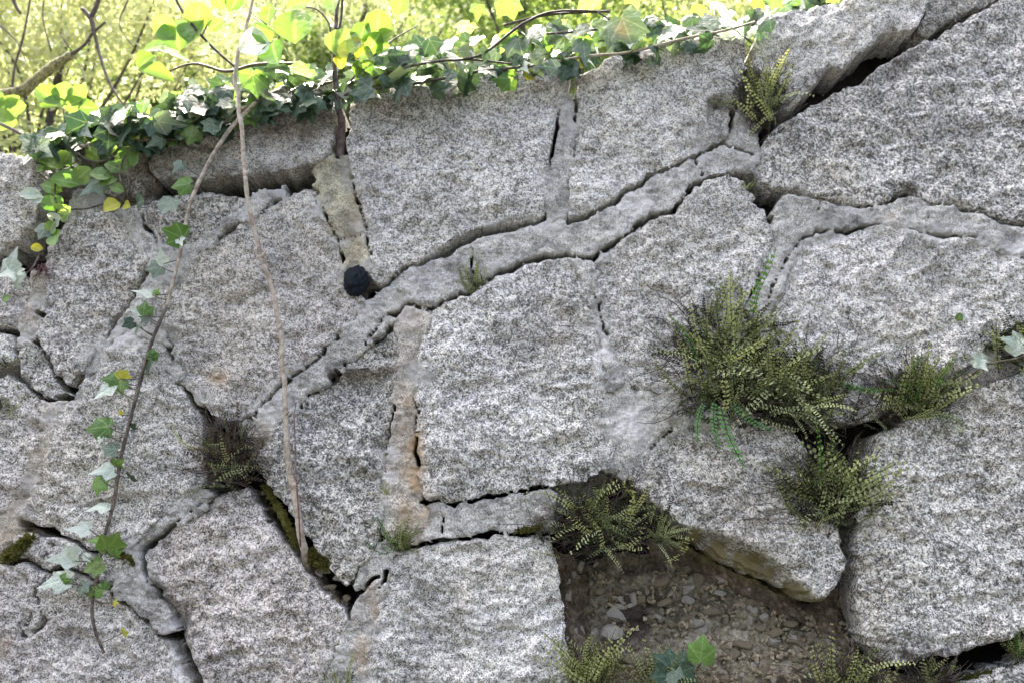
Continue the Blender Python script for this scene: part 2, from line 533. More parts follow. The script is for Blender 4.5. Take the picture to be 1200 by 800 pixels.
# ------------------------------------------------------------------ the wall: outlines in photo pixels
STONES = [
    # outline, base w (m), tilt x, tilt y, low relief (m)
    ([(-60, 178), (20, 181), (38, 186), (48, 205), (52, 225), (45, 250), (40, 268), (22, 280), (0, 289), (-60, 305)], .020, .0, .0, .010),
    ([(84, 168), (172, 160), (176, 208), (152, 232), (112, 224), (94, 207)], -.012, 0, 0, .003),
    ([(176, 138), (240, 120), (300, 108), (388, 92), (396, 120), (388, 182), (372, 193), (330, 201), (240, 208), (178, 208)], .012, 0, .05, .008),
    ([(158, 246), (182, 236), (205, 228), (236, 224), (268, 227), (300, 229), (290, 246), (262, 266), (226, 288), (206, 300), (190, 291), (175, 270)], -.004, 0, 0, .006),
    ([(84, 245), (112, 243), (136, 251), (146, 266), (162, 286), (176, 302), (171, 320), (156, 348), (141, 369), (125, 392), (108, 414), (96, 440), (80, 451), (68, 440), (58, 424), (48, 404), (44, 382), (54, 338), (50, 300), (58, 282), (72, 266)], .006, 0, -.04, .008),
    ([(-60, 312), (8, 313), (34, 325), (40, 340), (28, 370), (19, 385), (-60, 383)], .002, 0, 0, .006),
    ([(20, 392), (44, 402), (57, 428), (70, 450), (80, 462), (64, 467), (48, 463), (30, 450), (20, 430)], -.004, 0, 0, .003),
    ([(-60, 389), (15, 392), (16, 424), (-60, 432)], .004, 0, 0, .005),
    ([(120, 406), (146, 390), (168, 392), (190, 402), (201, 430), (215, 455), (232, 480), (241, 508), (240, 560), (234, 575), (214, 580), (194, 597), (178, 620), (158, 642), (130, 647), (104, 641), (84, 633), (60, 622), (24, 606), (24, 596), (36, 570), (50, 532), (60, 500), (72, 477), (90, 464), (106, 440)], .008, .02, .03, .010),
    ([(-60, 440), (10, 440), (32, 455), (54, 478), (50, 510), (35, 550), (10, 600), (-60, 612)], .002, 0, 0, .007),
    ([(-60, 664), (30, 660), (55, 670), (76, 668), (106, 680), (134, 702), (158, 718), (176, 731), (198, 748), (208, 772), (220, 800), (236, 850), (-60, 850)], .006, 0, 0, .008),
    ([(16, 624), (60, 627), (100, 644), (126, 650), (146, 656), (148, 672), (134, 692), (106, 676), (76, 663), (56, 667), (28, 655), (10, 645)], .000, 0, 0, .005),
    ([(240, 592), (266, 576), (290, 572), (299, 580), (310, 604), (326, 625), (346, 646), (366, 670), (382, 686), (398, 709), (407, 725), (402, 750), (390, 770), (376, 800), (362, 850), (250, 850), (242, 798), (224, 768), (204, 738), (186, 706), (174, 682), (166, 660), (169, 643), (196, 621)], .008, .03, .05, .014),
    ([(303, 520), (318, 505), (338, 490), (364, 464), (398, 437), (424, 414), (452, 390), (466, 388), (472, 420), (466, 450), (463, 472), (456, 512), (452, 552), (450, 592), (446, 622), (440, 640), (428, 660), (414, 682), (404, 688), (394, 674), (384, 660), (364, 632), (344, 607), (324, 580), (308, 558), (302, 538)], .006, -.02, .04, .015),
    ([(298, 234), (330, 236), (356, 222), (371, 222), (374, 240), (386, 262), (398, 284), (403, 312), (405, 332), (428, 350), (430, 362), (412, 382), (386, 404), (362, 424), (338, 444), (318, 462), (298, 486), (284, 492), (262, 490), (246, 486), (234, 470), (216, 450), (206, 425), (196, 402), (189, 384), (187, 360), (195, 335), (212, 309), (246, 284), (280, 264)], .006, .02, .03, .009),
    ([(413, 112), (440, 104), (512, 100), (560, 90), (600, 80), (640, 76), (662, 77), (672, 90), (668, 106), (656, 128), (650, 165), (641, 210), (637, 240), (634, 255), (610, 261), (576, 269), (551, 279), (526, 293), (500, 303), (470, 316), (456, 331), (442, 335), (433, 322), (434, 300), (430, 270), (421, 240), (411, 202), (406, 185), (410, 142)], .014, -.02, .05, .008),
    ([(678, 92), (700, 75), (730, 60), (790, 45), (850, 40), (874, 43), (881, 60), (869, 100), (863, 130), (856, 150), (848, 163), (830, 173), (790, 193), (750, 213), (720, 232), (692, 253), (668, 260), (665, 250), (666, 220), (671, 170), (677, 130), (675, 110)], .014, .0, .04, .009),
    ([(884, 50), (904, 18), (980, 4), (1010, -20), (1092, -30), (1088, 0), (1082, 18), (1072, 33), (1046, 38), (1030, 45), (1010, 64), (986, 79), (969, 80), (954, 104), (940, 114), (925, 127), (905, 140), (895, 126), (886, 100), (880, 72)], .020, 0, .06, .008),
    ([(1090, -30), (1190, -30), (1165, 0), (1140, 14), (1110, 24), (1092, 41), (1079, 38), (1077, 30), (1086, 15)], -.010, 0, 0, .003),
    ([(900, 158), (915, 146), (940, 131), (980, 109), (1005, 96), (1034, 76), (1060, 61), (1092, 46), (1122, 29), (1168, 3), (1190, -30), (1270, -40), (1270, 268), (1200, 262), (1184, 261), (1165, 251), (1140, 243), (1120, 238), (1097, 240), (1088, 232), (1074, 224), (1056, 224), (1047, 237), (1030, 239), (1005, 239), (985, 234), (950, 227), (930, 221), (905, 220), (893, 214), (885, 204), (888, 180)], .010, .02, .03, .010),
    ([(812, 222), (830, 212), (855, 206), (870, 216), (885, 235), (898, 250), (906, 268), (905, 292), (899, 312), (889, 327), (879, 346), (870, 362), (880, 400), (876, 436), (840, 462), (784, 462), (742, 454), (728, 446), (716, 420), (713, 400), (708, 378), (700, 350), (694, 330), (688, 310), (700, 305), (716, 291), (742, 271), (772, 253), (796, 244)], .008, .01, .03, .010),
    ([(502, 362), (540, 347), (562, 332), (592, 319), (622, 309), (650, 301), (668, 303), (682, 322), (689, 342), (699, 372), (707, 398), (711, 422), (717, 450), (721, 480), (722, 510), (720, 530), (714, 546), (690, 560), (660, 568), (640, 571), (600, 577), (560, 585), (522, 589), (502, 587), (490, 570), (489, 540), (486, 510), (487, 480), (488, 450), (491, 420), (496, 395)], .008, 0, .04, .012),
    ([(462, 650), (490, 641), (520, 633), (560, 630), (600, 626), (640, 627), (646, 640), (655, 665), (658, 700), (661, 740), (666, 770), (672, 850), (415, 850), (426, 790), (432, 742), (442, 700), (452, 670)], .010, 0, .03, .010),
    ([(930, 302), (948, 275), (970, 272), (1005, 270), (1030, 263), (1060, 267), (1095, 275), (1120, 277), (1145, 281), (1170, 293), (1200, 299), (1270, 306), (1270, 372), (1200, 378), (1165, 402), (1140, 428), (1110, 446), (1066, 466), (1034, 486), (1008, 496), (988, 494), (955, 482), (915, 462), (892, 430), (888, 392), (896, 378), (906, 355), (916, 330)], .006, 0, .03, .009),
    ([(738, 548), (770, 523), (792, 500), (830, 478), (880, 478), (930, 502), (964, 555), (980, 600), (985, 640), (989, 662), (981, 682), (972, 700), (960, 706), (938, 697), (905, 680), (880, 673), (850, 654), (818, 632), (796, 612), (768, 594), (744, 572)], .012, .0, .05, .010),
    ([(1024, 512), (1060, 494), (1108, 478), (1140, 456), (1200, 436), (1270, 420), (1270, 732), (1200, 738), (1170, 751), (1130, 763), (1100, 769), (1060, 776), (1036, 776), (1020, 760), (1011, 740), (1009, 712), (1006, 682), (1002, 650), (1003, 610), (1010, 562), (1020, 530)], .012, .0, .02, .009),
    ([(1120, 804), (1158, 790), (1200, 775), (1270, 762), (1270, 850), (1120, 850)], .010, 0, 0, .006),
]
MORTAR = [
    # outline, material, w
    ([(300, 486), (325, 459), (350, 436), (375, 416), (400, 396), (420, 377), (432, 360), (440, 338), (455, 335), (470, 318), (500, 305), (525, 296), (550, 282), (580, 271), (610, 263), (640, 260), (664, 262), (690, 257), (720, 237), (750, 217), (790, 196), (830, 176), (850, 166), (872, 168), (885, 185), (881, 202), (855, 203), (830, 210), (808, 216), (796, 241), (770, 250), (740, 268), (712, 290), (700, 303), (690, 305), (670, 300), (650, 298), (625, 306), (600, 313), (565, 328), (545, 343), (510, 358), (480, 357), (468, 362), (450, 380), (430, 402), (395, 434), (360, 461), (335, 486), (305, 508)], 'mortar', .001),
    ([(660, 92), (674, 96), (676, 130), (669, 180), (665, 215), (664, 264), (640, 264), (637, 245), (642, 200), (650, 150), (655, 125)], 'mortar', -.001),
    ([(372, 195), (386, 188), (402, 188), (412, 202), (421, 240), (430, 270), (433, 300), (432, 318), (424, 314), (410, 316), (404, 330), (402, 305), (396, 280), (384, 258), (374, 236), (370, 218)], 'mortar_yellow', .003),
    ([(856, 150), (866, 132), (884, 140), (888, 170), (886, 200), (872, 170), (850, 166)], 'mortar', -.010),
    ([(915, 230), (926, 225), (950, 233), (975, 239), (1000, 243), (1045, 238), (1055, 229), (1075, 230), (1090, 242), (1110, 242), (1135, 247), (1165, 257), (1185, 264), (1270, 272), (1270, 304), (1200, 296), (1170, 291), (1145, 279), (1120, 275), (1095, 273), (1060, 266), (1030, 262), (1005, 268), (970, 270), (950, 273), (940, 286), (926, 308), (913, 332), (902, 366), (892, 374), (876, 362), (890, 330), (903, 302), (909, 268), (911, 245)], 'mortar', .000),
    ([(464, 372), (476, 358), (500, 357), (498, 390), (492, 420), (488, 460), (486, 500), (490, 540), (491, 575), (498, 590), (498, 630), (482, 642), (462, 642), (450, 622), (452, 590), (455, 552), (456, 522), (463, 472), (470, 430), (471, 395)], 'mortar_tan', -.003),
    ([(500, 591), (560, 586), (600, 580), (640, 573), (652, 580), (646, 602), (641, 625), (600, 624), (560, 628), (520, 632), (496, 641)], 'mortar', -.004),
    ([(440, 640), (460, 640), (458, 660), (450, 690), (441, 720), (433, 752), (424, 800), (414, 850), (366, 850), (392, 775), (405, 750), (410, 725), (418, 690)], 'mortar', -.003),
    ([(714, 430), (742, 452), (790, 450), (830, 470), (826, 494), (765, 530), (735, 556), (706, 550), (712, 512), (710, 470)], 'mortar', -.003),
    ([(666, 298), (690, 306), (700, 345), (710, 380), (716, 420), (726, 448), (716, 455), (708, 400), (696, 365), (684, 325)], 'mortar', .002),
    ([(136, 250), (160, 245), (176, 270), (192, 292), (206, 302), (196, 325), (188, 360), (172, 342), (174, 304), (160, 284)], 'mortar', -.003),
    ([(206, 300), (226, 288), (262, 266), (298, 234), (330, 234), (300, 252), (280, 265), (246, 285), (212, 310), (198, 330), (196, 315)], 'mortar', .002),
    ([(172, 322), (188, 345), (187, 372), (192, 400), (168, 390), (146, 388), (120, 405), (106, 438), (96, 462), (80, 464), (84, 452), (98, 440), (110, 412), (128, 392), (143, 370), (158, 349)], 'mortar', -.002),
    ([(40, 316), (56, 332), (54, 350), (46, 380), (36, 396), (20, 392), (20, 384), (30, 368), (38, 345)], 'mortar_tan', -.005),
    ([(56, 474), (74, 470), (62, 502), (52, 532), (38, 570), (26, 600), (14, 640), (-10, 662), (-12, 620), (10, 598), (34, 550), (50, 508)], 'mortar_tan', -.003),
    ([(214, 581), (234, 575), (246, 580), (240, 590), (196, 620), (168, 642), (158, 642), (178, 618), (194, 597)], 'mortar', .000),
    ([(150, 645), (164, 645), (168, 662), (174, 684), (190, 712), (204, 738), (203, 746), (192, 745), (175, 728), (150, 706), (134, 690), (146, 670)], 'mortar', .001),
    ([(300, 505), (314, 502), (304, 520), (300, 536), (288, 520), (284, 500), (292, 492)], 'mortar_tan', -.010),
    ([(88, 224), (110, 224), (126, 240), (112, 244), (86, 246), (80, 240)], 'mortar', -.012),
    ([(298, 228), (330, 224), (332, 236), (300, 250), (290, 246)], 'mortar', -.008),
    ([(200, 430), (216, 455), (232, 478), (236, 470), (216, 448), (205, 424)], 'mortar', -.006),
    ([(1108, 446), (1150, 418), (1170, 405), (1200, 380), (1270, 374), (1270, 418), (1200, 434), (1146, 452)], 'bed', -.016),
]
# open deep gaps: no bedding mortar behind them
GAPS = [
    [(880, 150), (905, 138), (925, 126), (955, 102), (970, 78), (1010, 62), (1045, 36), (1078, 32), (1092, 44), (1060, 62), (1005, 97), (940, 133), (905, 158), (890, 170)],
    [(176, 206), (240, 206), (330, 199), (376, 190), (374, 206), (350, 214), (330, 222), (300, 226), (240, 222), (205, 226), (180, 236), (160, 246), (150, 240), (170, 222)],
    [(384, 185), (388, 120), (396, 100), (416, 108), (410, 145), (405, 190)],
    [(640, 630), (660, 600), (740, 560), (800, 610), (850, 650), (965, 705), (985, 660), (984, 600), (1006, 600), (1006, 700), (1012, 745), (1040, 776), (1130, 764), (1220, 736), (1220, 780), (1140, 800), (1120, 860), (660, 860), (655, 680)],
    [(980, 478), (1005, 486), (1048, 472), (1060, 500), (1030, 514), (1010, 560), (1003, 620), (980, 610), (966, 556), (940, 520), (900, 505), (850, 495), (800, 490), (790, 470), (850, 440), (880, 350), (900, 390), (960, 440)],
    [(-60, 290), (10, 286), (45, 262), (56, 232), (80, 245), (58, 285), (42, 310), (20, 318), (-60, 314)],
    [(300, 540), (312, 560), (346, 606), (386, 660), (408, 690), (400, 708), (382, 688), (346, 648), (312, 606), (300, 582), (272, 575), (246, 585), (240, 570), (240, 500), (264, 490), (290, 492), (298, 515)],
    [(200, 745), (216, 756), (244, 796), (256, 850), (232, 850), (216, 792)],
    [(884, 204), (906, 218), (914, 228), (908, 248), (897, 250), (884, 232), (874, 214)],
    [(80, 451), (98, 440), (92, 452), (84, 466), (76, 460)],
    [(395, 690), (412, 684), (424, 664), (432, 668), (412, 706), (408, 725)],
]
# cracks: (px, py, half width px)
CRACKS = [
    [(428, 336, 1.4), (442, 336, 2), (455, 334, 2), (470, 318, 2), (486, 312, 2.4), (500, 304, 2.5), (525, 294, 4.5), (545, 283, 4.2), (560, 272, 4.6), (580, 271, 3), (598, 266, 3.5), (612, 262, 2.4), (634, 256, 2.6), (638, 250, 1)],
    [(664, 262, 2.4), (680, 257, 3.2), (692, 252, 3.2), (708, 242, 2.4), (722, 235, 3.2), (745, 218, 2.6), (762, 206, 2.2), (790, 194, 1.8), (810, 184, 1.4), (832, 173, 1.8), (846, 166, 1.4), (862, 174, 1.6), (880, 180, 3)],
    [(428, 400, 1.2), (440, 386, 1.5), (458, 368, 1.6), (474, 358, 1.7), (500, 360, 1.6), (512, 356, 1.4), (526, 349, 1.8), (545, 345, 2), (560, 333, 1.6), (575, 325, 2.4), (600, 315, 2.4), (618, 306, 2.2), (638, 300, 2.2), (652, 301, 2), (666, 299, 2.2), (682, 304, 2.2), (700, 302, 2.2), (712, 292, 2.5), (725, 282, 1.6), (745, 262, 1.6), (760, 252, 2.0), (775, 251, 3), (790, 248, 2.4), (798, 236, 2), (806, 218, 1.8), (820, 213, 1.6), (836, 207, 1.8), (852, 203, 1.6)],
    [(852, 203, 2), (872, 206, 3), (888, 222, 4), (900, 240, 5), (906, 232, 6), (898, 222, 6)],
    [(893, 214, 4), (905, 222, 4), (926, 222, 3.2), (946, 228, 2.6), (968, 234, 3), (984, 237, 3), (1003, 240, 2.2), (1030, 239, 1.6), (1046, 237, 1.4), (1052, 229, 3), (1064, 226, 3), (1074, 228, 1.6), (1090, 241, 1.6), (1110, 240, 1.6), (1130, 246, 1.6), (1152, 252, 2), (1172, 258, 2), (1186, 264, 2.2), (1200, 261, 1.6), (1260, 266, 2)],
    [(960, 236, 1), (956, 248, 1.4)],
    [(898, 350, 1.2), (908, 328, 1.4), (918, 310, 1.4), (930, 294, 1.6), (944, 276, 1.8), (956, 270, 1.6), (980, 269, 1.6), (1000, 270, 2), (1010, 267, 1.4), (1030, 263, 1)],
    [(1094, 272, 1.2), (1110, 274, 1.6), (1130, 276, 1.2), (1145, 279, 1)],
    [(1060, 60, 1.2), (1078, 45, 2), (1092, 42, 2.6), (1110, 26, 2), (1140, 15, 2), (1168, 1, 1.6), (1180, -20, 2)],
    [(644, 206, 1), (648, 180, 1.2), (652, 150, 1.4), (658, 122, 1.2)],
    [(674, 90, 3), (672, 104, 4), (676, 118, 1.6), (674, 140, 1.2)],
    [(660, 108, 1), (670, 107, 2)],
    [(372, 225, 1.2), (384, 254, 1.2), (396, 282, 1.3), (403, 305, 1.4)],
    [(412, 204, 1), (420, 236, 1.2), (430, 268, 1.2), (434, 298, 1.2)],
    [(300, 484, 1), (318, 464, 2), (335, 448, 1.8), (352, 434, 1.6), (372, 419, 1.6), (392, 402, 1.2), (402, 396, .8)],
    [(384, 440, .8), (396, 432, 1.2), (404, 424, .8)],
    [(462, 474, 1.2), (458, 500, 1.2), (453, 522, 1.2)],
    [(486, 470, 1.4), (489, 482, 1.8), (486, 500, 1), (488, 530, 1.4), (491, 545, 1.8)],
    [(494, 588, 1.8), (504, 588, 1.4), (516, 586, 1), (532, 592, 1.8), (545, 588, 1.2), (575, 580, 1.5), (600, 576, 1.6), (628, 572, 1.8), (642, 570, 2)],
    [(470, 641, 1.4), (490, 638, 1.5), (512, 630, 1.5), (540, 632, 1.7), (560, 627, 1.5), (578, 623, 1.6), (600, 624, 1.6), (640, 626, 1.6)],
    [(516, 630, 1), (517, 618, 1.3), (519, 606, 1)],
    [(170, 318, 3), (160, 338, 3.4), (148, 358, 3.2), (140, 372, 3), (130, 386, 2), (124, 396, 1.4)],
    [(46, 402, 1.2), (56, 420, 1.8), (66, 440, 2), (76, 450, 2.5), (84, 460, 3), (96, 442, 4)],
    [(30, 450, 1), (45, 460, 1.4), (60, 467, 1.4), (76, 464, 2.6)],
    [(-60, 386, 2), (12, 386, 2.2), (20, 388, 1.6)],
    [(18, 390, 1.6), (17, 426, 1.2), (28, 446, 1)],
    [(24, 610, 3), (38, 616, 3), (54, 620, 2.4), (70, 627, 1.6), (90, 636, 1.4), (100, 642, 1.4), (112, 650, .8)],
    [(28, 655, 1), (44, 664, 1.5), (58, 670, 1.8), (64, 664, 2), (72, 662, 2), (84, 668, 1.5), (106, 677, 1.2)],
    [(58, 672, 1.6), (44, 690, 1.8), (38, 708, 1.8), (32, 722, 1.8), (24, 744, 2), (34, 744, 2.2), (46, 734, 3), (50, 724, 2.6), (46, 714, 1.6), (44, 700, 1.4)],
    [(220, 600, 1.8), (205, 612, 2.4), (190, 626, 2), (176, 638, 3), (168, 642, 3.2), (164, 650, 2.4), (168, 668, 2), (172, 680, 1.4)],
    [(238, 588, 1.2), (220, 600, 1.8)],
    [(146, 706, 1), (160, 718, 1.6), (172, 727, 1.6), (184, 742, 1.8), (198, 748, 3), (204, 742, 2)],
    [(848, 48, .9), (856, 64, 1.4), (862, 86, 1)],
    [(874, 46, 2.4), (880, 60, 3), (878, 78, 3), (890, 92, 3), (886, 120, 4)],
    [(862, 110, 2), (860, 130, 1.8), (856, 150, 1.4)],
    [(280, 262, 1), (270, 270, 1.3), (255, 279, 1.1)],
    [(298, 260, .8), (306, 250, 1.2), (318, 240, 1.6), (328, 232, 1.8)],
    [(160, 252, 1), (168, 262, 1.2), (176, 272, 1.2), (186, 290, 1)],
    [(212, 450, 2.5), (224, 462, 2), (232, 478, 2), (238, 492, 3)],
    [(693, 340, .8), (700, 358, 1.2), (708, 380, 1.8), (713, 390, 1.2)],
    [(738, 452, 1), (760, 454, 1.5), (784, 457, 1.5)],
    [(760, 525, .8), (776, 512, 1.5), (788, 502, 1.8)],
    [(880, 344, 1.2), (890, 320, 1.2), (896, 312, .8)],
    [(1108, 447, 1.6), (1130, 434, 2), (1146, 420, 1.6)],
    [(442, 676, 1.6), (430, 688, 2), (416, 700, 2), (404, 716, 3), (408, 726, 2)],
    [(452, 670, 2.5), (448, 682, 2.5), (444, 690, 1)],
    [(296, 580, 2), (312, 606, 2), (346, 648, 3), (372, 680, 3), (390, 700, 2.4)],
    [(430, 345, 1), (446, 338, 1.5)],
    [(42, 366, 2), (49, 372, 3.5), (53, 368, 2)],
]
# marks: kind, px, py, rx, ry, strength; soil is dirt and also painted shade under overhangs and in hollows
MARKS = [
    ('ochre', 478, 490, 10, 30, .55), ('ochre', 485, 540, 11, 44, 1.0), ('ochre', 484, 604, 16, 30, .8), ('ochre', 436, 706, 8, 26, .5), ('ochre', 424, 760, 10, 36, .5),
    ('ochre', 45, 530, 12, 36, .25), ('ochre', 10, 620, 20, 40, .4), ('ochre', 6, 755, 12, 12, .5), ('ochre', 470, 370, 18, 14, .25), ('ochre', 304, 510, 10, 14, .8),
    ('ochre', 418, 270, 8, 40, .25), ('ochre', 254, 442, 12, 9, .7), ('ochre', 650, 380, 30, 40, .10), ('ochre', 1045, 256, 14, 8, .35),
    ('moss', 1080, 500, 60, 22, .55), ('moss', 1150, 470, 50, 20, .45), ('moss', 1012, 630, 10, 36, .6), ('moss', 930, 560, 50, 50, .35), ('lichen', 815, 630, 18, 10, 1.3), ('lichen', 848, 646, 22, 13, 1.4), ('lichen', 880, 658, 20, 12, 1.4), ('lichen', 906, 671, 18, 11, 1.4), ('lichen', 936, 692, 16, 8, 1.4), ('lichen', 960, 702, 14, 5, 1.0),
    ('moss', 1030, 760, 24, 24, .6), ('moss', 800, 500, 60, 30, .5), ('moss', 130, 190, 60, 40, .35), ('moss', 640, 612, 26, 12, .5),
    ('soil', 1080, 470, 60, 20, .4), ('soil', 270, 560, 30, 24, .6), ('soil', 990, 470, 30, 26, .6), ('soil', 200, 720, 20, 34, .6), ('soil', 225, 750, 14, 22, .6), ('soil', 1040, 70, 40, 20, .6), ('soil', 970, 100, 40, 20, .6), ('soil', 640, 605, 16, 20, .7),
    ('soil', 752, 716, 34, 40, 1.0), ('soil', 760, 664, 70, 16, .8), ('soil', 890, 708, 90, 14, .5), ('soil', 845, 122, 14, 8, .8), ('soil', 836, 150, 40, 16, .45), ('soil', 412, 435, 40, 22, .35), ('soil', 430, 460, 30, 30, .3), ('soil', 392, 490, 12, 10, .5), ('soil', 185, 690, 10, 14, .8),  # shade painted under the lintel and into block hollows; bare earth in between
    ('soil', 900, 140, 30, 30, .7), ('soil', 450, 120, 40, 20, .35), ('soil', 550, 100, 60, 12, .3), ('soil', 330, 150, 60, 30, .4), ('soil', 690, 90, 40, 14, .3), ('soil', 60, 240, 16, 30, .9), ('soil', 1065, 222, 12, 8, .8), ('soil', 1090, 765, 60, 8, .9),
    ('soil', 700, 480, 12, 60, .15), ('soil', 720, 570, 30, 26, .5), ('soil', 300, 200, 120, 14, .5), ('soil', 130, 195, 50, 30, .5),  # the wide streak paints shade along the underside of the block below the ivy
    ('lime', 760, 230, 50, 24, .25), ('lime', 500, 330, 40, 20, .2), ('lime', 740, 500, 20, 26, .5), ('lime', 704, 420, 10, 40, .4), ('lime', 210, 770, 10, 20, .8), ('lime', 474, 375, 14, 20, .25), ('lime', 1195, 290, 14, 12, .5),
    ('lime', 325, 475, 22, 24, .35), ('lime', 150, 400, 30, 14, .3), ('lime', 200, 735, 8, 12, .5), ('lime', 484, 630, 14, 14, .3),
]


# ledges broken across the faces: below the line the face steps back, then comes forward again: x0 y0 x1 y1 depth(m) recovery(px)
LEDGES = [(600, 457, 702, 450, .010, 44), (515, 452, 592, 440, .009, 36), (540, 395, 610, 402, .006, 30), (600, 520, 690, 512, .006, 36), (500, 205, 565, 215, .008, 36), (466, 140, 525, 134, .008, 30), (555, 250, 592, 240, .006, 12),
          (430, 180, 480, 190, .006, 40), (826, 116, 856, 114, .022, 40), (700, 182, 744, 172, .006, 30), (780, 110, 820, 120, .005, 26), (975, 172, 1062, 160, .008, 34), (1088, 112, 1165, 95, .007, 40), (930, 190, 1003, 196, .006, 24),
          (1100, 190, 1180, 200, .007, 34), (215, 430, 268, 442, .011, 14), (238, 352, 332, 330, .008, 50), (300, 402, 366, 384, .008, 36), (215, 375, 260, 385, .006, 30), (236, 774, 292, 755, .022, 13), (302, 702, 334, 678, .004, 16), (262, 662, 335, 640, .006, 46),
          (220, 640, 250, 625, .005, 30), (58, 540, 112, 546, .008, 36), (90, 592, 205, 570, .008, 44), (150, 455, 205, 475, .006, 40), (362, 446, 472, 428, .030, 74), (330, 490, 390, 480, .010, 40), (375, 562, 446, 545, .009, 40), (350, 600, 400, 610, .006, 30),
          (738, 332, 806, 345, .007, 36), (818, 292, 885, 280, .007, 40), (760, 400, 850, 395, .008, 40), (958, 332, 1064, 340, .008, 36), (1040, 402, 1124, 380, .008, 40), (980, 375, 1030, 385, .006, 30), (1058, 562, 1155, 555, .008, 46), (1035, 622, 1125, 640, .007, 40),
          (1095, 702, 1185, 690, .007, 40), (478, 692, 545, 680, .008, 40), (556, 742, 645, 730, .007, 40), (500, 760, 560, 770, .006, 30), (860, 602, 935, 612, .009, 30), (796, 560, 856, 575, .008, 34), (86, 332, 142, 320, .008, 40), (66, 292, 122, 300, .006, 30),
          (90, 395, 110, 385, .005, 20), (20, 500, 50, 492, .006, 30), (60, 745, 130, 735, .007, 40), (110, 700, 150, 715, .006, 30), (200, 165, 280, 160, .007, 30), (300, 165, 380, 150, .007, 36), (930, 60, 1000, 40, .008, 30), (900, 80, 960, 75, .007, 30)]


def ledges(x, y):
    h = 0.0
    wy = y + 4 * vn(x / 11, y / 11, 951) + 2 * vn(x / 4.5, y / 4.5, 952)
    for x0, y0, x1, y1, dp, rc in LEDGES:
        t = (x - x0) / (x1 - x0)
        m = smooth(t * 4) * smooth((1 - t) * 4) * (t > 0) * (t < 1)
        d = wy - (y0 + (y1 - y0) * t)
        h = h - dp * m * smooth((d + 2) / 6) * (1 - smooth((d - 3) / rc))
    return h


_rm = random.Random(12)
for _poly, _mk, _w in MORTAR:
    for _ in range(max(3, len(_poly) // 2)):
        _i = _rm.randrange(len(_poly))
        _t = _rm.random()
        _a, _b = _poly[_i], _poly[(_i + 1) % len(_poly)]
        MARKS.append(('smear', _a[0] + (_b[0] - _a[0]) * _t, _a[1] + (_b[1] - _a[1]) * _t, _rm.uniform(7, 16), _rm.uniform(6, 13), _rm.uniform(.5, 1.1)))
CRACKS += [[(815, 186, .9), (824, 200, 1.1), (820, 212, .9)], [(394, 282, .9), (412, 276, 1.1), (424, 273, .8)], [(555, 300, .8), (551, 312, 1), (556, 330, 1)], [(1092, 252, .8), (1086, 262, 1), (1090, 272, 1)]]


def densify(poly, seg=4.0, jit=0.7, seed=0):
    rng = random.Random(seed)
    out = []
    n = len(poly)
    for i in range(n):
        a = np.array(poly[i], float)
        b = np.array(poly[(i + 1) % n], float)
        L = np.linalg.norm(b - a)
        k = max(1, int(L / seg))
        for j in range(k):
            out.append(a + (b - a) * j / k + (np.array([rng.uniform(-jit, jit), rng.uniform(-jit, jit)]) if j else 0))
    return np.array(out)


def sd_poly(x, y, poly):
    """positive inside"""
    P = np.asarray(poly, float)
    Q = np.roll(P, -1, 0)
    best = np.full(x.shape, 1e9)
    ins = np.zeros(x.shape, bool)
    for (ax, ay), (bx, by) in zip(P, Q):
        ex, ey = bx - ax, by - ay
        wx, wy = x - ax, y - ay
        t = np.clip((wx * ex + wy * ey) / (ex * ex + ey * ey + 1e-12), 0, 1)
        best = np.minimum(best, (wx - ex * t) ** 2 + (wy - ey * t) ** 2)
        if ay != by:
            c = ((ay > y) != (by > y)) & (x < ex * (y - ay) / ey + ax)
            ins ^= c
    d = np.sqrt(best)
    return np.where(ins, d, -d)


CR = []
for c in CRACKS:
    xs = [p[0] for p in c]
    ys = [p[1] for p in c]
    CR.append((min(xs) - 14, max(xs) + 14, min(ys) - 14, max(ys) + 14, c))


def cracks_f(x, y, bb):
    """distance to the nearest crack edge (positive outside any crack)"""
    f = np.full(x.shape, 99.0)
    wid = 1.12 + 0.45 * vn(x / 19, y / 19, 71) + 0.25 * vn(x / 7, y / 7, 72)
    for x0, x1, y0, y1, c in CR:
        if x1 < bb[0] or x0 > bb[1] or y1 < bb[2] or y0 > bb[3]:
            continue
        for (ax, ay, ar), (bx, by, br) in zip(c, c[1:]):
            ex, ey = bx - ax, by - ay
            wx, wy = x - ax, y - ay
            t = np.clip((wx * ex + wy * ey) / (ex * ex + ey * ey + 1e-9), 0, 1)
            d = np.hypot(wx - ex * t, wy - ey * t) - (ar + (br - ar) * t) * wid
            f = np.minimum(f, d)
    return f


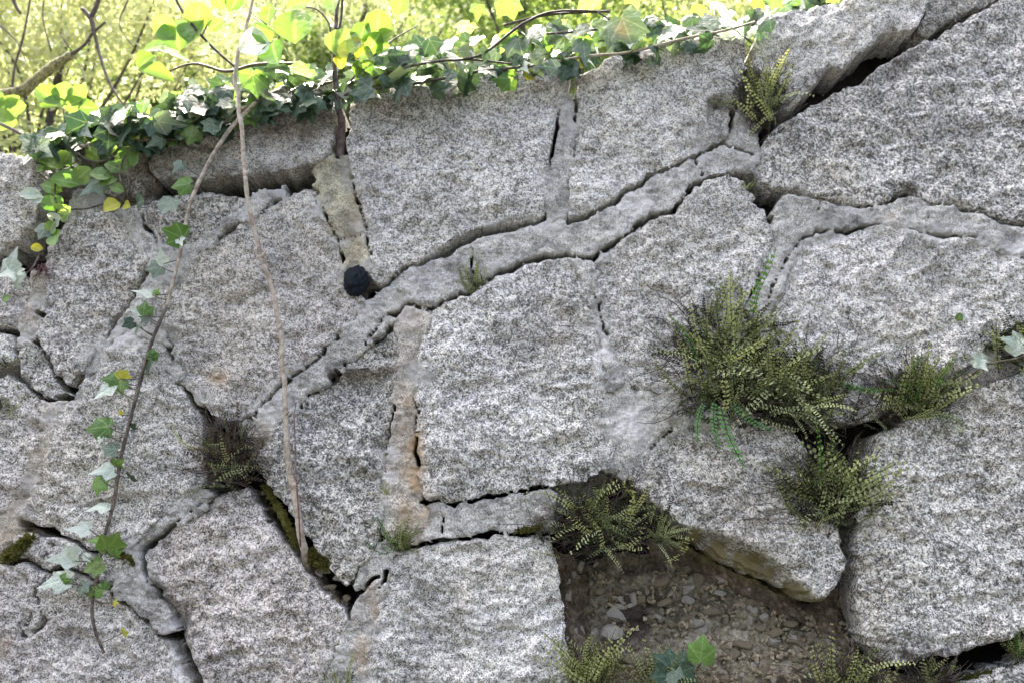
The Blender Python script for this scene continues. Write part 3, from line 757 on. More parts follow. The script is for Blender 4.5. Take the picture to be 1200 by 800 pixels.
def field_piece(name, mat, parent, fpoly, bb, hfun, step=2.0, back=-0.10, crack=True, inset=0.0, cut=None, edge=(1.6, .16), seed=0, grow=0.0, crk_pad=0.3):
    """mesh over the region f > 0 with snapped outline, real relief and sides running back into the wall"""
    gx = np.arange(bb[0] - 2 * step, bb[1] + 2.1 * step, step)
    gy = np.arange(bb[2] - 2 * step, bb[3] + 2.1 * step, step)
    X, Y = np.meshgrid(gx, gy)

    def f(x, y):
        if crack:
            x, y = (x + 2.3 * vn(x / 15, y / 15, 901) + 1.2 * vn(x / 5.5, y / 5.5, 903),
                    y + 2.3 * vn(x / 15, y / 15, 905) + 1.2 * vn(x / 5.5, y / 5.5, 907))
        v = fpoly(x, y) + edge[0] * fbm(x * edge[1], y * edge[1], seed + 3, 3)
        if crack:
            cf = cracks_f(x, y, bb)
            if grow:
                v = v + grow * smooth(cf / 6)
            v = np.minimum(v, cf - crk_pad + 0.55 * vn(x * .33, y * .33, 77) + 0.25 * vn(x * .9, y * .9, 78))
        if cut is not None:
            v = np.minimum(v, cut(x, y))
        return v
    Fv = f(X, Y)
    ins = Fv > 0
    quad = ins[:-1, :-1] | ins[1:, :-1] | ins[:-1, 1:] | ins[1:, 1:]
    lab = np.where(quad, np.arange(quad.size).reshape(quad.shape), quad.size)
    while True:
        l2 = lab.copy()
        l2[1:] = np.minimum(l2[1:], lab[:-1])
        l2[:-1] = np.minimum(l2[:-1], lab[1:])
        l2[:, 1:] = np.minimum(l2[:, 1:], lab[:, :-1])
        l2[:, :-1] = np.minimum(l2[:, :-1], lab[:, 1:])
        l2 = np.where(quad, l2, quad.size)
        l2[quad] = np.minimum(l2[quad], l2.ravel()[l2[quad]])
        if (l2 == lab).all():
            break
        lab = l2
    ids, cn = np.unique(lab, return_counts=True)
    big = ids[(cn >= max(12, 420 / step ** 2)) & (ids < quad.size)]
    quad = quad & np.isin(lab, big)
    need = np.zeros(ins.shape, bool)
    for a in (slice(None, -1), slice(1, None)):
        for b in (slice(None, -1), slice(1, None)):
            need[a, b] |= quad
    sx, sy = X.copy(), Y.copy()
    out = need & ~ins
    ox, oy = X[out], Y[out]
    e = 0.4
    for _ in range(3):
        v = f(ox, oy)
        gxx = (f(ox + e, oy) - f(ox - e, oy)) / (2 * e)
        gyy = (f(ox, oy + e) - f(ox, oy - e)) / (2 * e)
        g2 = gxx ** 2 + gyy ** 2 + 0.05
        stp_x = np.clip(-v * gxx / g2, -step, step)
        stp_y = np.clip(-v * gyy / g2, -step, step)
        ox, oy = ox + stp_x, oy + stp_y
    sx[out], sy[out] = ox, oy
    Ff = Fv.copy()
    Ff[out] = 0
    idx = -np.ones(ins.shape, int)
    idx[need] = np.arange(need.sum())
    px, py, fv = sx[need], sy[need], Ff[need]
    wv = hfun(px, py, np.maximum(fv, 0))
    P = at(px, py, 0.0) + np.multiply.outer(wv, NV)
    j, i = np.nonzero(quad)
    q = np.stack([idx[j, i], idx[j + 1, i], idx[j + 1, i + 1], idx[j, i + 1]], 1)
    # boundary edges
    ed = np.concatenate([q[:, [0, 1]], q[:, [1, 2]], q[:, [2, 3]], q[:, [3, 0]]])
    key = np.sort(ed, 1)
    kk = key[:, 0].astype(np.int64) * (len(P) + 1) + key[:, 1]
    u, inv, cnt = np.unique(kk, return_inverse=True, return_counts=True)
    be = ed[cnt[inv] == 1]
    bv = np.unique(be)
    mp = {int(a): len(P) + n for n, a in enumerate(bv)}
    mp2 = {int(a): len(P) + len(bv) + n for n, a in enumerate(bv)}
    mid_w = np.minimum(wv[bv] - 0.012, (wv[bv] + back) / 2) + 0.004 * vn(px[bv] * .2, py[bv] * .2, seed + 8)
    Pm = at(px[bv], py[bv], 0.0) + np.multiply.outer(mid_w, NV)
    Pb = at(px[bv], py[bv], 0.0) + np.multiply.outer(np.full(len(bv), back), NV)
    faces = q.tolist()
    for a, b in be.tolist():
        faces.append((b, a, mp[a], mp[b]))
        faces.append((mp[b], mp[a], mp2[a], mp2[b]))
    V = np.concatenate([P, Pm, Pb])
    ax = np.concatenate([px, px[bv], px[bv]])
    ay = np.concatenate([py, py[bv], py[bv]])
    at_ = {}
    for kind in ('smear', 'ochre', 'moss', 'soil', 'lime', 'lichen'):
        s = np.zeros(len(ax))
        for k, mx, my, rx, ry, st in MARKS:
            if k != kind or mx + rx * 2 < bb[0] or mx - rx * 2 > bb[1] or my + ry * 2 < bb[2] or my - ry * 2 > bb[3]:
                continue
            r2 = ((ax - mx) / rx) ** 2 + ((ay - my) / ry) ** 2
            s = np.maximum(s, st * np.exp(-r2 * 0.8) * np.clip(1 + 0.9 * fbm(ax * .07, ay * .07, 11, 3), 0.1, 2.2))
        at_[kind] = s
    return mesh_obj(name, V, faces, mat, parent, None, True, at_)


wall = thing('stone_wall', 'old retaining wall of large rough grey granite blocks with cracked cement joints', 'wall', (0, 0, 0))

# the blocks come from different beds: some paler, some pinkish, some dull, two darkened with the ivy's shade
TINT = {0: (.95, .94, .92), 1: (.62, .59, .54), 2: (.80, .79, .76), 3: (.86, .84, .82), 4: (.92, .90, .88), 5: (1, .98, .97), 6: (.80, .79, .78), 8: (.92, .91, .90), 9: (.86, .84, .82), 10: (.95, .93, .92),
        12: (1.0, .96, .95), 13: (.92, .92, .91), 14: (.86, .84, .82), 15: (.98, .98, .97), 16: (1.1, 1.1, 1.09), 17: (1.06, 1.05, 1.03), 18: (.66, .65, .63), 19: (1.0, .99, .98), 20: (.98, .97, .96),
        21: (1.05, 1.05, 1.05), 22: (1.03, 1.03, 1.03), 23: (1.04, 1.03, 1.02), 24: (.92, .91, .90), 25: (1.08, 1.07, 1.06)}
for n, (poly, base, tx, ty, amp) in enumerate(STONES):
    dp = densify(poly, 5, 0.9, n)
    xs, ys = dp[:, 0], dp[:, 1]
    bb = (xs.min(), xs.max(), ys.min(), ys.max())
    cx, cy = xs.mean(), ys.mean()
    under = n == 24

    def hf(x, y, f, base=base, tx=tx, ty=ty, amp=amp, cx=cx, cy=cy, n=n, under=under):
        h = base * .4 + .4 * (tx * (x - cx) + ty * (y - cy)) * PX
        # broad split faces: facets from a few tilted planes, then finer break-up
        f1, f2, idv = cells(x / 95 + .25 * fbm(x / 60, y / 60, n, 2), y / 75 + .25 * fbm(x / 60 + 9, y / 60, n + 4, 2), n * 7)
        h = h + amp * (0.55 * idv * smooth((f2 - f1) * 2.2) + 0.7 * fbm(x / 70, y / 60, n + 50, 3))
        g1, g2, gid = cells(x / 26 + .4 * vn(x / 18, y / 18, n), y / 19 + .4 * vn(x / 18 + 5, y / 18, n), n * 5 + 1)
        h = h + 0.0065 * gid * smooth((g2 - g1) * 2.0)
        h = h + 0.0052 * fbm(x / 13, y / 11, n + 70, 3, .6)
        h = h + 0.0019 * vn(x / 4.1, y / 3.1, n + 90)
        h = h + ledges(x, y)
        # chipped, rounded arris
        rr = 3.5 + 2.5 * vn(x / 22, y / 22, n + 21)
        h = h - (0.005 + 0.005 * vn(x / 12, y / 22, n + 22)) * (1 - smooth(f / rr)) ** 1.5
        rr2 = 24 + 10 * vn(x / 50, y / 50, n + 31)
        h = h - 0.007 * (1 - smooth(f / rr2)) * np.clip(0.1 + vn(x / 40, y / 40, n + 23), 0, 1.4)
        if under:   # long mossy bevel along the lower edge of the lintel stone
            yt = np.interp(x, [770, 797, 843, 877, 910, 930, 944, 990], [606, 614, 620, 634, 655, 672, 690, 740])
            h = h - 0.062 * smooth((y - yt + 2 * vn(x / 9, y / 9, 61) + 1.5 * vn(x / 4, y / 4, 62)) / 20) - 0.01 * smooth((y - yt) / 60)
        if n in (12,):
            ex = np.interp(y, [676, 692, 724, 766, 850], [172, 200, 228, 236, 262]) + 3 * vn(x / 8, y / 8, 955)
            h = h - 0.034 * smooth((ex - x) / 34)
        if n == 13:
            h = h + 0
        if n == 16:
            h = h - 0.014 * smooth(1 - np.hypot((x - 845) / 30, (y - 140) / 34))
        if n == 19:
            h = h - 0.02 * smooth(1 - np.hypot((x - 1064) / 16, (y - 222) / 10))
        return h
    top = n in (0, 1, 2, 15, 16, 17, 18, 19)
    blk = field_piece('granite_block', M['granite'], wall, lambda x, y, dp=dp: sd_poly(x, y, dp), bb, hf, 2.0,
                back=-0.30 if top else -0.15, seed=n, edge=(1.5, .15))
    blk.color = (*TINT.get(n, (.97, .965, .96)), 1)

for n, (poly, mk, wv) in enumerate(MORTAR):
    dp = densify(poly, 6, 0.8, 100 + n)
    xs, ys = dp[:, 0], dp[:, 1]
    bb = (xs.min() - 6, xs.max() + 6, ys.min() - 6, ys.max() + 6)

    def hf(x, y, f, wv=wv, n=n):
        h = wv + 0.003 + 0.0050 * fbm(x / 40, y / 34, 200 + n, 3) + 0.0012 * fbm(x / 9, y / 8, 210 + n, 3) + 0.0005 * vn(x / 3, y / 3, 220 + n)
        c1, c2, ci = cells(x / 30, y / 24, 230 + n)
        h = h + 0.003 * ci * smooth((c2 - c1) * 3)
        h = h + 0.0018 * fbm(x / 14, y / 11, 240 + n, 3, .65) + .0019 * vn(x / 4.2, y / 3.6, 250 + n) + .001 * vn(x / 2.2, y / 2.2, 260 + n)
        return h - 0.003 * (1 - smooth(f / 2.5))
    field_piece('mortar_joint', M[mk], wall, lambda x, y, dp=dp: sd_poly(x, y, dp), bb, hf, 1.6, back=-0.07, grow=4.5, seed=300 + n, edge=(3.2, .18))


# bedding mortar behind the joints, left out where joints stand open
gap_d = [densify(g, 8, 1.0, 400 + i) for i, g in enumerate(GAPS)]
TOPLINE = [(-60, 190), (40, 190), (84, 178), (180, 160), (300, 120), (400, 112), (520, 106), (660, 84), (740, 66), (860, 50), (900, 30), (980, 12), (1020, -10), (1260, -30)]


def top_y(x):
    return np.interp(x, [p[0] for p in TOPLINE], [p[1] for p in TOPLINE])


def gapcut(x, y):
    v = np.full(x.shape, 99.0)
    for g in gap_d:
        v = np.minimum(v, -sd_poly(x, y, g))
    return v


field_piece('bedding_mortar', M['bed'], wall, lambda x, y: np.minimum(y - top_y(x) - 4, 999.0), (-40, 1240, -20, 840),
            lambda x, y, f: -0.050 + 0.006 * fbm(x / 34, y / 30, 500, 4) + 0.001 * vn(x / 4, y / 4, 501), 4.0, back=-0.09, cut=gapcut, seed=505, crk_pad=3.5)

# core behind everything, darkened to stand for deep shade, with the broken-out hollow at the lower right
NICHE = densify([(640, 632), (655, 612), (740, 565), (810, 622), (880, 672), (965, 712), (1000, 690), (1012, 745), (1060, 782), (1130, 790), (1200, 770), (1260, 760), (1260, 860), (660, 860), (655, 680)], 8, 0, 3)


def core_h(x, y, f):
    n = sd_poly(x, y, NICHE)
    deep = smooth((n + 6) / 20)
    # floor of the hollow comes forward towards the bottom, the back hangs deeper under the lintel
    floor = -0.125 + 0.075 * smooth((y - 690) / 120) - 0.02 * smooth((700 - y) / 40)
    h = -0.125 * (1 - deep) + floor * deep
    h = h + 0.010 * fbm(x / 40, y / 34, 600, 3)
    for sc, a, sd in ((20, .014, 601), (9.5, .008, 602), (5.2, .004, 605)):
        c1, c2, ci = cells(x / sc + .2 * vn(x / 9, y / 9, 603), y / sc * 1.1 + .2 * vn(x / 9 + 7, y / 9, 604), sd)
        h = h + a * deep * (0.5 + 0.5 * ci) * np.sqrt(np.clip(c2 - c1, 0, 1))
    return h


def sub_piece(name, mat, poly, hf, step, seed, back=-0.25, crack=False):
    dp = densify(poly, 6, 1.5, seed)
    xs, ys = dp[:, 0], dp[:, 1]
    bb = (max(xs.min(), -40), min(xs.max(), 1240), max(ys.min(), -20), min(ys.max(), 840))
    return field_piece(name, mat, wall, lambda x, y: sd_poly(x, y, dp), bb, hf, step, back=back, crack=crack, seed=seed, edge=(3, .1))


field_piece('joint_soil', M['core'], wall, lambda x, y: y - top_y(x) - 6, (-40, 1240, -20, 840), lambda x, y, f: core_h(x, y, f) - 0.012, 5.0, back=-0.30, crack=False, seed=611)
sub_piece('rubble_fill', M['rubble'], [(690, 668), (720, 650), (780, 650), (830, 664), (880, 690), (960, 722), (1000, 760), (1040, 790), (1130, 800), (1130, 850), (690, 850), (684, 740)], core_h, 2.0, 620)
sub_piece('clay_mortar', M['redsoil'], [(648, 640), (668, 650), (690, 660), (706, 690), (704, 750), (690, 770), (686, 850), (664, 850), (660, 740), (655, 670)],
          lambda x, y, f: core_h(x, y, f) + 0.040 - 0.05 * smooth((x - 668) / 40), 2.0, 621)
sub_piece('clay_mortar', M['redsoil'], [(800, 632), (850, 656), (900, 684), (968, 712), (990, 690), (1004, 690), (1010, 742), (1000, 765), (960, 735), (900, 708), (850, 684), (800, 664), (770, 650), (770, 630)],
          lambda x, y, f: core_h(x, y, f) + 0.010, 2.0, 622)


# pebbles in the hollow and the crevice
def pebble_mesh(seed):
    rng = random.Random(seed)
    import bmesh
    bm = bmesh.new()
    bmesh.ops.create_icosphere(bm, subdivisions=2, radius=1)
    planes = [(Vector((rng.gauss(0, 1), rng.gauss(0, 1), rng.gauss(0, 1))).normalized(), rng.uniform(.40, .75)) for _ in range(8)]
    for v in bm.verts:
        for pn, pd in planes:
            dd = v.co.dot(pn) - pd
            if dd > 0:
                v.co -= pn * dd
        v.co *= 1 + rng.uniform(-.04, .04)
    me = bpy.data.meshes.new('pebble')
    bm.to_mesh(me)
    bm.free()
    return me


pm = [pebble_mesh(i) for i in range(5)]
pmd = [m.copy() for m in pm]
for m in pm:
    m.materials.append(M['pebble'])
for m in pmd:
    m.materials.append(M['pebble_dull'])


def core_at(px, py):
    return float(core_h(np.array([float(px)]), np.array([float(py)]), None)[0])


def pebble(px, py, rx, ry, ang, wd=None, pale=True, k=0):
    if wd is None:
        wd = core_at(px, py) + 0.3 * min(rx, ry) * PX
    rot = Matrix((UV_, VV, NV)).transposed() @ Matrix.Rotation(math.radians(ang), 3, 'Z')
    o = inst('pebble', (pm if pale else pmd)[k % 5], wall, vat(px, py, wd), rot, (rx * PX, ry * PX, min(rx, ry) * PX))
    return o


for i, a in enumerate([(722, 722, 15, 10, -40), (717, 740, 15, 17, 10), (697, 742, 6, 16, -12), (776, 681, 13, 10, 20), (817, 681, 11, 13, 15), (842, 681, 11, 7, -10), (843, 694, 9, 8, 0),
                       (877, 690, 7, 5, 20), (820, 668, 18, 4.5, 6), (803, 668, 8, 7, 0), (742, 657, 9, 7, 0), (702, 692, 8, 9, 30), (664, 665, 16, 8, -30), (710, 758, 11, 8, 0),
                       (984, 707, 10, 8, 0), (880, 708, 9, 8, 40), (926, 730, 10, 8, 10), (895, 722, 7, 8, 0), (892, 736, 8, 6, 0), (910, 741, 9, 7, 0), (968, 750, 13, 8, -10), (738, 772, 10, 9, 0),
                       (725, 770, 8, 9, 0), (752, 700, 6, 5, 0), (690, 715, 5, 8, 0)]):
    pebble(*a, pale=i in (0, 1, 2, 5, 6, 7, 17, 20), k=i)
rng = random.Random(5)
npeb = 0
def chip_zone(x, y):
    """where loose stones show: a band under the lintel, the lower right, the left edge; the middle is bare soil"""
    if y < 668 + max(0, (x - 815)) * 0.34 or y < 655:
        return 0
    bare = smooth(np.array([1 - math.hypot((x - 752) / 42, (y - 715) / 52)]))[0]
    return 1 - .9 * bare


chips = Geo()
_pv = [np.array([v.co[:] for v in m.vertices]) for m in pm]
_pf = [[tuple(p.vertices) for p in m.polygons] for m in pm]
for i in range(2600):
    x = rng.uniform(694, 1004)
    y = rng.uniform(655, 815)
    if rng.random() > chip_zone(x, y) * (.45 + .55 * (float(fbm(np.array([x / 22.]), np.array([y / 22.]), 33, 2)[0]) > -.1)):
        continue
    r = rng.uniform(1.4, 3.8) * PX
    k = i % 5
    a = rng.uniform(0, 6.28)
    R = np.array(Matrix.Rotation(a, 3, 'X') @ Matrix.Rotation(a * 3, 3, 'Z'))
    chips.add((((_pv[k] * r * np.array([1.3, 1, .9])) @ R.T + at(x, y, core_at(x, y) + r * .35)).tolist(), _pf[k]))
co_ = chips.build('gravel', M['pebble_dull'], wall)
co_['kind'] = 'stuff'
for i in range(26):
    x = rng.uniform(720, 985)
    y = 676 + max(0, (x - 815)) * .36 + rng.uniform(4, 60)
    if y < 792:
        r = rng.uniform(6, 10)
        pebble(x, y, r * rng.uniform(.9, 1.4), r * rng.uniform(.6, .9), rng.uniform(-30, 30), None, rng.random() < .3, i)
for i in range(520):
    x = rng.uniform(700, 1000)
    y = rng.uniform(668, 800)
    if rng.random() > chip_zone(x, y):
        continue
    r = rng.choice([2.8, 3.2, 3.8, 4.5, 5.5, 7])
    pebble(x, y, r * rng.uniform(.8, 1.3), r * rng.uniform(.7, 1.1), rng.uniform(0, 180), None, rng.random() < (.5 if 6 < y - 668 - max(0, (x - 815)) * .36 < 40 else .08), i)
    npeb += 1
    if npeb > 196:
        break
rq = random.Random(77)
for i in range(34):
    yq = rq.uniform(656, 790)
    xq = rq.uniform(662, 700) + (yq - 650) * .02
    rr_ = rq.uniform(2.5, 6)
    pebble(xq, yq, rr_ * .8, rr_ * rq.uniform(1.2, 2.4), rq.gauss(-8, 18), float(core_at(xq, yq)) + .040 - .05 * float(smooth(np.array((xq - 668) / 40))), rq.random() < .25, i)
for a in ((380, 668, 9, 5, -30, -.022), (397, 675, 8, 6, 20, -.02), (374, 671, 6, 5, -60, -.022), (385, 664, 5, 4, 10, -.02), (404, 683, 5, 3, -50, -.02)):
    pebble(*a, True, int(a[0]))
for a in ((387, 687, 11, 5, 0, -.022), (391, 699, 12, 7, -40, -.026), (406, 700, 5, 9, 30, -.03), (370, 682, 7, 4, -40, -.03)):
    pebble(*a, False, int(a[0]))

# ------------------------------------------------------------------ the wall goes on beyond the picture
def extra_blocks():
    rng = random.Random(99)

    def grid(x0, x1, y0, y1, nx, ny, sd):
        # shared jittered corners make a fitted pattern of quadrangles
        P = {}
        for i in range(nx + 1):
            for j in range(ny + 1):
                x = x0 + (x1 - x0) * i / nx
                y = y0 + (y1 - y0) * j / ny
                if 0 < i < nx:
                    x += rng.uniform(-.25, .25) * (x1 - x0) / nx
                if 0 < j < ny:
                    y += rng.uniform(-.25, .25) * (y1 - y0) / ny
                P[i, j] = np.array((x, y))
        for i in range(nx):
            for j in range(ny):
                q = [P[i, j], P[i + 1, j], P[i + 1, j + 1], P[i, j + 1]]
                c = sum(q) / 4
                yield [tuple(c + (p - c) * (1 - 9 / max(20, np.linalg.norm(p - c)))) for p in q]
    n = 700
    for args in ((-640, -66, 190, 850, 3, 4, 1), (1276, 1840, -34, 850, 3, 5, 2), (-640, 1840, 856, 1485, 12, 3, 3)):
        for q in grid(*args):
            n += 1
            dp = densify(q, 14, 4, n)
            xs, ys = dp[:, 0], dp[:, 1]

            def hf(x, y, f, n=n):
                return .008 + .012 * fbm(x / 80, y / 70, n, 4) - .014 * (1 - smooth(f / 12))
            field_piece('granite_block', M['granite'], wall, lambda x, y, dp=dp: sd_poly(x, y, dp), (xs.min(), xs.max(), ys.min(), ys.max()), hf, 8.0,
                        back=-.2, crack=False, seed=n, edge=(3, .05))


extra_blocks()
field_piece('bedding_mortar', M['bed'], wall, lambda x, y: np.minimum(np.maximum(np.maximum(-50 - x, x - 1250), y - 845), y - np.interp(x, [-640, -60, 1260, 1840], [196, 196, -26, -26])),
            (-640, 1840, -20, 1485), lambda x, y, f: -.02 + .006 * fbm(x / 40, y / 40, 800, 3), 12.0, back=-.25, crack=False, seed=801)

# ------------------------------------------------------------------ ground and bank
def sheet(name, xs, ys, zf, mat):
    X, Y = np.meshgrid(xs, ys)
    Z = zf(X, Y)
    V = np.stack([X.ravel(), Y.ravel(), Z.ravel()], 1)
    nx = len(xs)
    F = [(j * nx + i, j * nx + i + 1, (j + 1) * nx + i + 1, (j + 1) * nx + i) for j in range(len(ys) - 1) for i in range(nx - 1)]
    o = mesh_obj(name, V, F, mat, None, (0, 0, 0))
    o['kind'] = 'structure'
    return o


sheet('ground', np.concatenate([[-400, -100, -30], np.linspace(-8, 8, 33), [30, 100, 400]]), np.concatenate([[-400, -100, -30], np.linspace(-8, 0.3, 20), [30, 100, 400]]),
      lambda x, y: 0.02 * fbm(x * .8, y * .8, 900, 3) * (np.abs(x) < 20), M['ground'])
# unseen slope added across the path to keep the low sky off the wall
sheet('hillside', np.concatenate([[-400, -120], np.linspace(-40, 40, 41), [120, 400]]), np.concatenate([[-400, -120], np.linspace(-30, -5, 26)]),
      lambda x, y: -.05 + np.clip(-5 - y, 0, 11) * .85 + .5 * fbm(x * .4, y * .4, 905, 3) * (y < -5.5), M['wood'])
_tx = np.array([float(at(p, 0)[0]) for p in range(-640, 1841, 40)])
_tz = np.array([float(at(p, float(np.interp(p, [-640] + [q[0] for q in TOPLINE] + [1840], [196] + [q[1] for q in TOPLINE] + [-34])), 0)[2]) for p in range(-640, 1841, 40)])
TX = np.array([float(at(p, float(np.interp(p, [-640] + [q[0] for q in TOPLINE] + [1840], [196] + [q[1] for q in TOPLINE] + [-34])), 0)[0]) for p in range(-640, 1841, 40)])


def bank_z(x, y):
    return np.interp(x, TX, _tz) - 0.07 + 0.05 * np.clip(y - 0.3, 0, 3) + 1.25 * np.clip(y - 6.5, 0, 11) * (np.abs(x) < 80) + (.5 * fbm(x * .6, y * .6, 903, 3)) * (y > 7) + 0.03 * fbm(x * 1.5, y * 1.5, 901, 3)


sheet('bank', np.concatenate([[-400, -79, -30, -15], np.linspace(-8, 8, 90), [15, 30, 79, 400]]), np.concatenate([np.linspace(0.2, 4, 30), np.linspace(5, 19, 20), [60, 400]]), bank_z, M['bank'])


# ------------------------------------------------------------------ leaves, ferns
def leaf_data(name, V, F, vein, mat, spot=None):
    me = bpy.data.meshes.new(name)
    me.from_pydata(V, [], F)
    a = me.attributes.new('vein', 'FLOAT', 'POINT')
    a.data.foreach_set('value', np.asarray(vein, np.float32))
    if spot is not None:
        a = me.attributes.new('spot', 'FLOAT', 'POINT')
        a.data.foreach_set('value', np.asarray(spot, np.float32))
    me.shade_smooth()
    me.materials.append(mat)
    return me


def ivy_leaf(mat, seed, lobes=5, narrow=1.0, spot=False):
    rng = random.Random(seed)
    j = lambda a, b=.08: a * (1 + rng.uniform(-b, b))
    if lobes == 5:
        half = [(23, .68, 0), (45, .80, 1), (72, .54, 0), (96, .56, 1), (140, .24, 0)]
    else:
        half = [(24, .52, 0), (55, .60, 1), (98, .34, 0), (130, .24, 1), (160, .12, 0)]
    rays = [(-a, r, s) for a, r, s in reversed(half)] + [(0, 1.0, 1)] + half
    V, vein, sp = [(0, 0, 0)], [1.0], [0.3]
    cup = rng.uniform(-.35, .5)
    tw = rng.uniform(-.2, .2)
    for a, r, s in rays:
        r = j(r)
        an = math.radians(j(a, .05))
        for k, fr in enumerate((.5, .8, 1.0)):
            x = math.sin(an) * r * fr * narrow
            y = math.cos(an) * r * fr
            if not s and k == 1:
                x, y = x * 1.04, y * 1.04
            z = -cup * (x * x + .6 * y * y) + (0.05 if not s else 0) * fr - abs(x) * .10 + tw * x * y - .10 * y * y
            V.append((x, y, z))
            vein.append((1, .97, .86)[k] if s else 0.0)
            d = math.hypot(x - .12, y - .35)
            sp.append(max(0, 1 - d / .33) if spot else 0)
    F = []
    n = len(rays)
    for i in range(n - 1):
        a, b = 1 + i * 3, 1 + (i + 1) * 3
        F += [(0, b, a), (a, b, b + 1, a + 1), (a + 1, b + 1, b + 2, a + 2)]
    return leaf_data('ivy_leaf', V, F, vein, mat, sp if spot else [0] * len(V))


def oval_leaf(mat, seed, wid=.42, pos=.45, cup=.2, serr=.03):
    rng = random.Random(seed)
    V, F, vein = [], [], []
    n = 8
    bend = rng.uniform(-.1, .25)
    for i in range(n + 1):
        t = i / n
        u = t ** (math.log(.5) / math.log(pos))
        wd = wid * math.sin(math.pi * u) ** .8 if 0 < t < 1 else 0.0
        z = -bend * t * t
        V.append((0, t, z))
        vein.append(1.0)
        for sgn in (-1, 1):
            for k in (.5, 1.0):
                ww = wd * k * (1 + (serr * rng.uniform(-1, 1) if k == 1 else 0))
                V.append((sgn * ww, t + (.03 * k if 0 < t < 1 else 0), z + cup * ww * (1 if k == 1 else .6) + .02 * math.sin(i * 2.4) * k))
                vein.append(.35 if k == .5 else 0)
    for i in range(n):
        a, b = i * 5, (i + 1) * 5
        for s, m, e in ((0, 1, 2), (0, 3, 4)):
            q1 = (a + s, a + m, b + m, b + s)
            q2 = (a + m, a + e, b + e, b + m)
            F += [q1, q2] if s + m == 3 else [q1[::-1], q2[::-1]]
    return leaf_data('leaf', V, F, vein, mat)


def frond_mesh(mat, seed, pairs=17, wid=.075, arch=.35):
    rng = random.Random(seed)
    V, F = [], []
    sway = rng.uniform(-.28, .28)

    def c(t):
        return Vector((sway * t * t, t * (1 - .12 * t), arch * t - arch * 1.25 * t * t))
    # stalk
    n = 9
    for i in range(n):
        t = i / (n - 1)
        p = c(t)
        r = .008 * (1 - .6 * t)
        for a in (0, 2.1, 4.2):
            V.append((p.x + r * math.cos(a), p.y, p.z + r * math.sin(a)))
    for i in range(n - 1):
        for k in range(3):
            F.append((i * 3 + k, i * 3 + (k + 1) % 3, i * 3 + 3 + (k + 1) % 3, i * 3 + 3 + k))
    mi = [1] * len(F)
    for i in range(pairs):
        t = .10 + .88 * i / (pairs - 1)
        p = c(t)
        env = wid * (min(1, .55 + t * 2) if t < .5 else 1 - .75 * (t - .5) ** 2 * 3.2)
        for s in (-1, 1):
            if rng.random() < .10:
                continue
            L = max(.02, env) * rng.uniform(.8, 1.15)
            h = .33 / pairs * rng.uniform(.75, 1.3)
            fy = rng.uniform(-.1, .35)
            fz = rng.uniform(-.5, .45)
            q = [(0.06, -.3), (.45, -1), (.9, -.7), (1.0, .3), (.55, 1.0), (.1, .5)]
            b = len(V)
            for u, v in q:
                V.append((p.x + s * L * u, p.y + h * v + fy * L * u + rng.uniform(-.002, .002), p.z + fz * L * u * .6 + .25 * h * v))
            F.append(tuple(range(b, b + 6)) if s > 0 else tuple(range(b, b + 6))[::-1])
            mi.append(0)
    me = bpy.data.meshes.new('frond')
    me.from_pydata(V, [], F)
    me.materials.append(mat)
    me.materials.append(M['twig'])
    me.polygons.foreach_set('material_index', mi)
    return me


U3, V3, N3 = Vector(UV_), Vector(VV), Vector(NV)


def frame(theta, out=0.0, roll=0.0):
    """local +Y along theta in the wall plane (degrees, anticlockwise from right), local +Z outwards"""
    t = math.radians(theta)
    y = (U3 * math.cos(t) + V3 * math.sin(t) + N3 * out).normalized()
    z = (N3 - y * N3.dot(y)).normalized()
    m = Matrix((y.cross(z), y, z)).transposed()
    return m @ Matrix.Rotation(math.radians(roll), 3, 'Y')


IVY = {k: [ivy_leaf(M[k], i + 10 * h, 3 if (k == 'ivy_pale' or i % 3 == 0) else 5, .85 if k == 'ivy_pale' else 1.0) for i in range(5)] for h, k in enumerate(('ivy_dark', 'ivy_grey', 'ivy_green', 'ivy_pale', 'leaf_yellow', 'leaf_lime'))}
OVAL = {k: [oval_leaf(M[k], i, .40 + .06 * (i % 3), .42 + .05 * (i % 2), .15 + .12 * i) for i in range(4)] for k in ('leaf_lime', 'leaf_herb', 'leaf_yellow', 'ivy_green', 'ivy_pale', 'ivy_grey')}
FROND = {k: [frond_mesh(M[k], i + 7 * h, 13 + 2 * (i % 3), .052 + .010 * (i % 2), .25 + .2 * i) for i in range(4)] for h, k in enumerate(('fern_new', 'fern_old', 'fern_green', 'fern_dry'))}


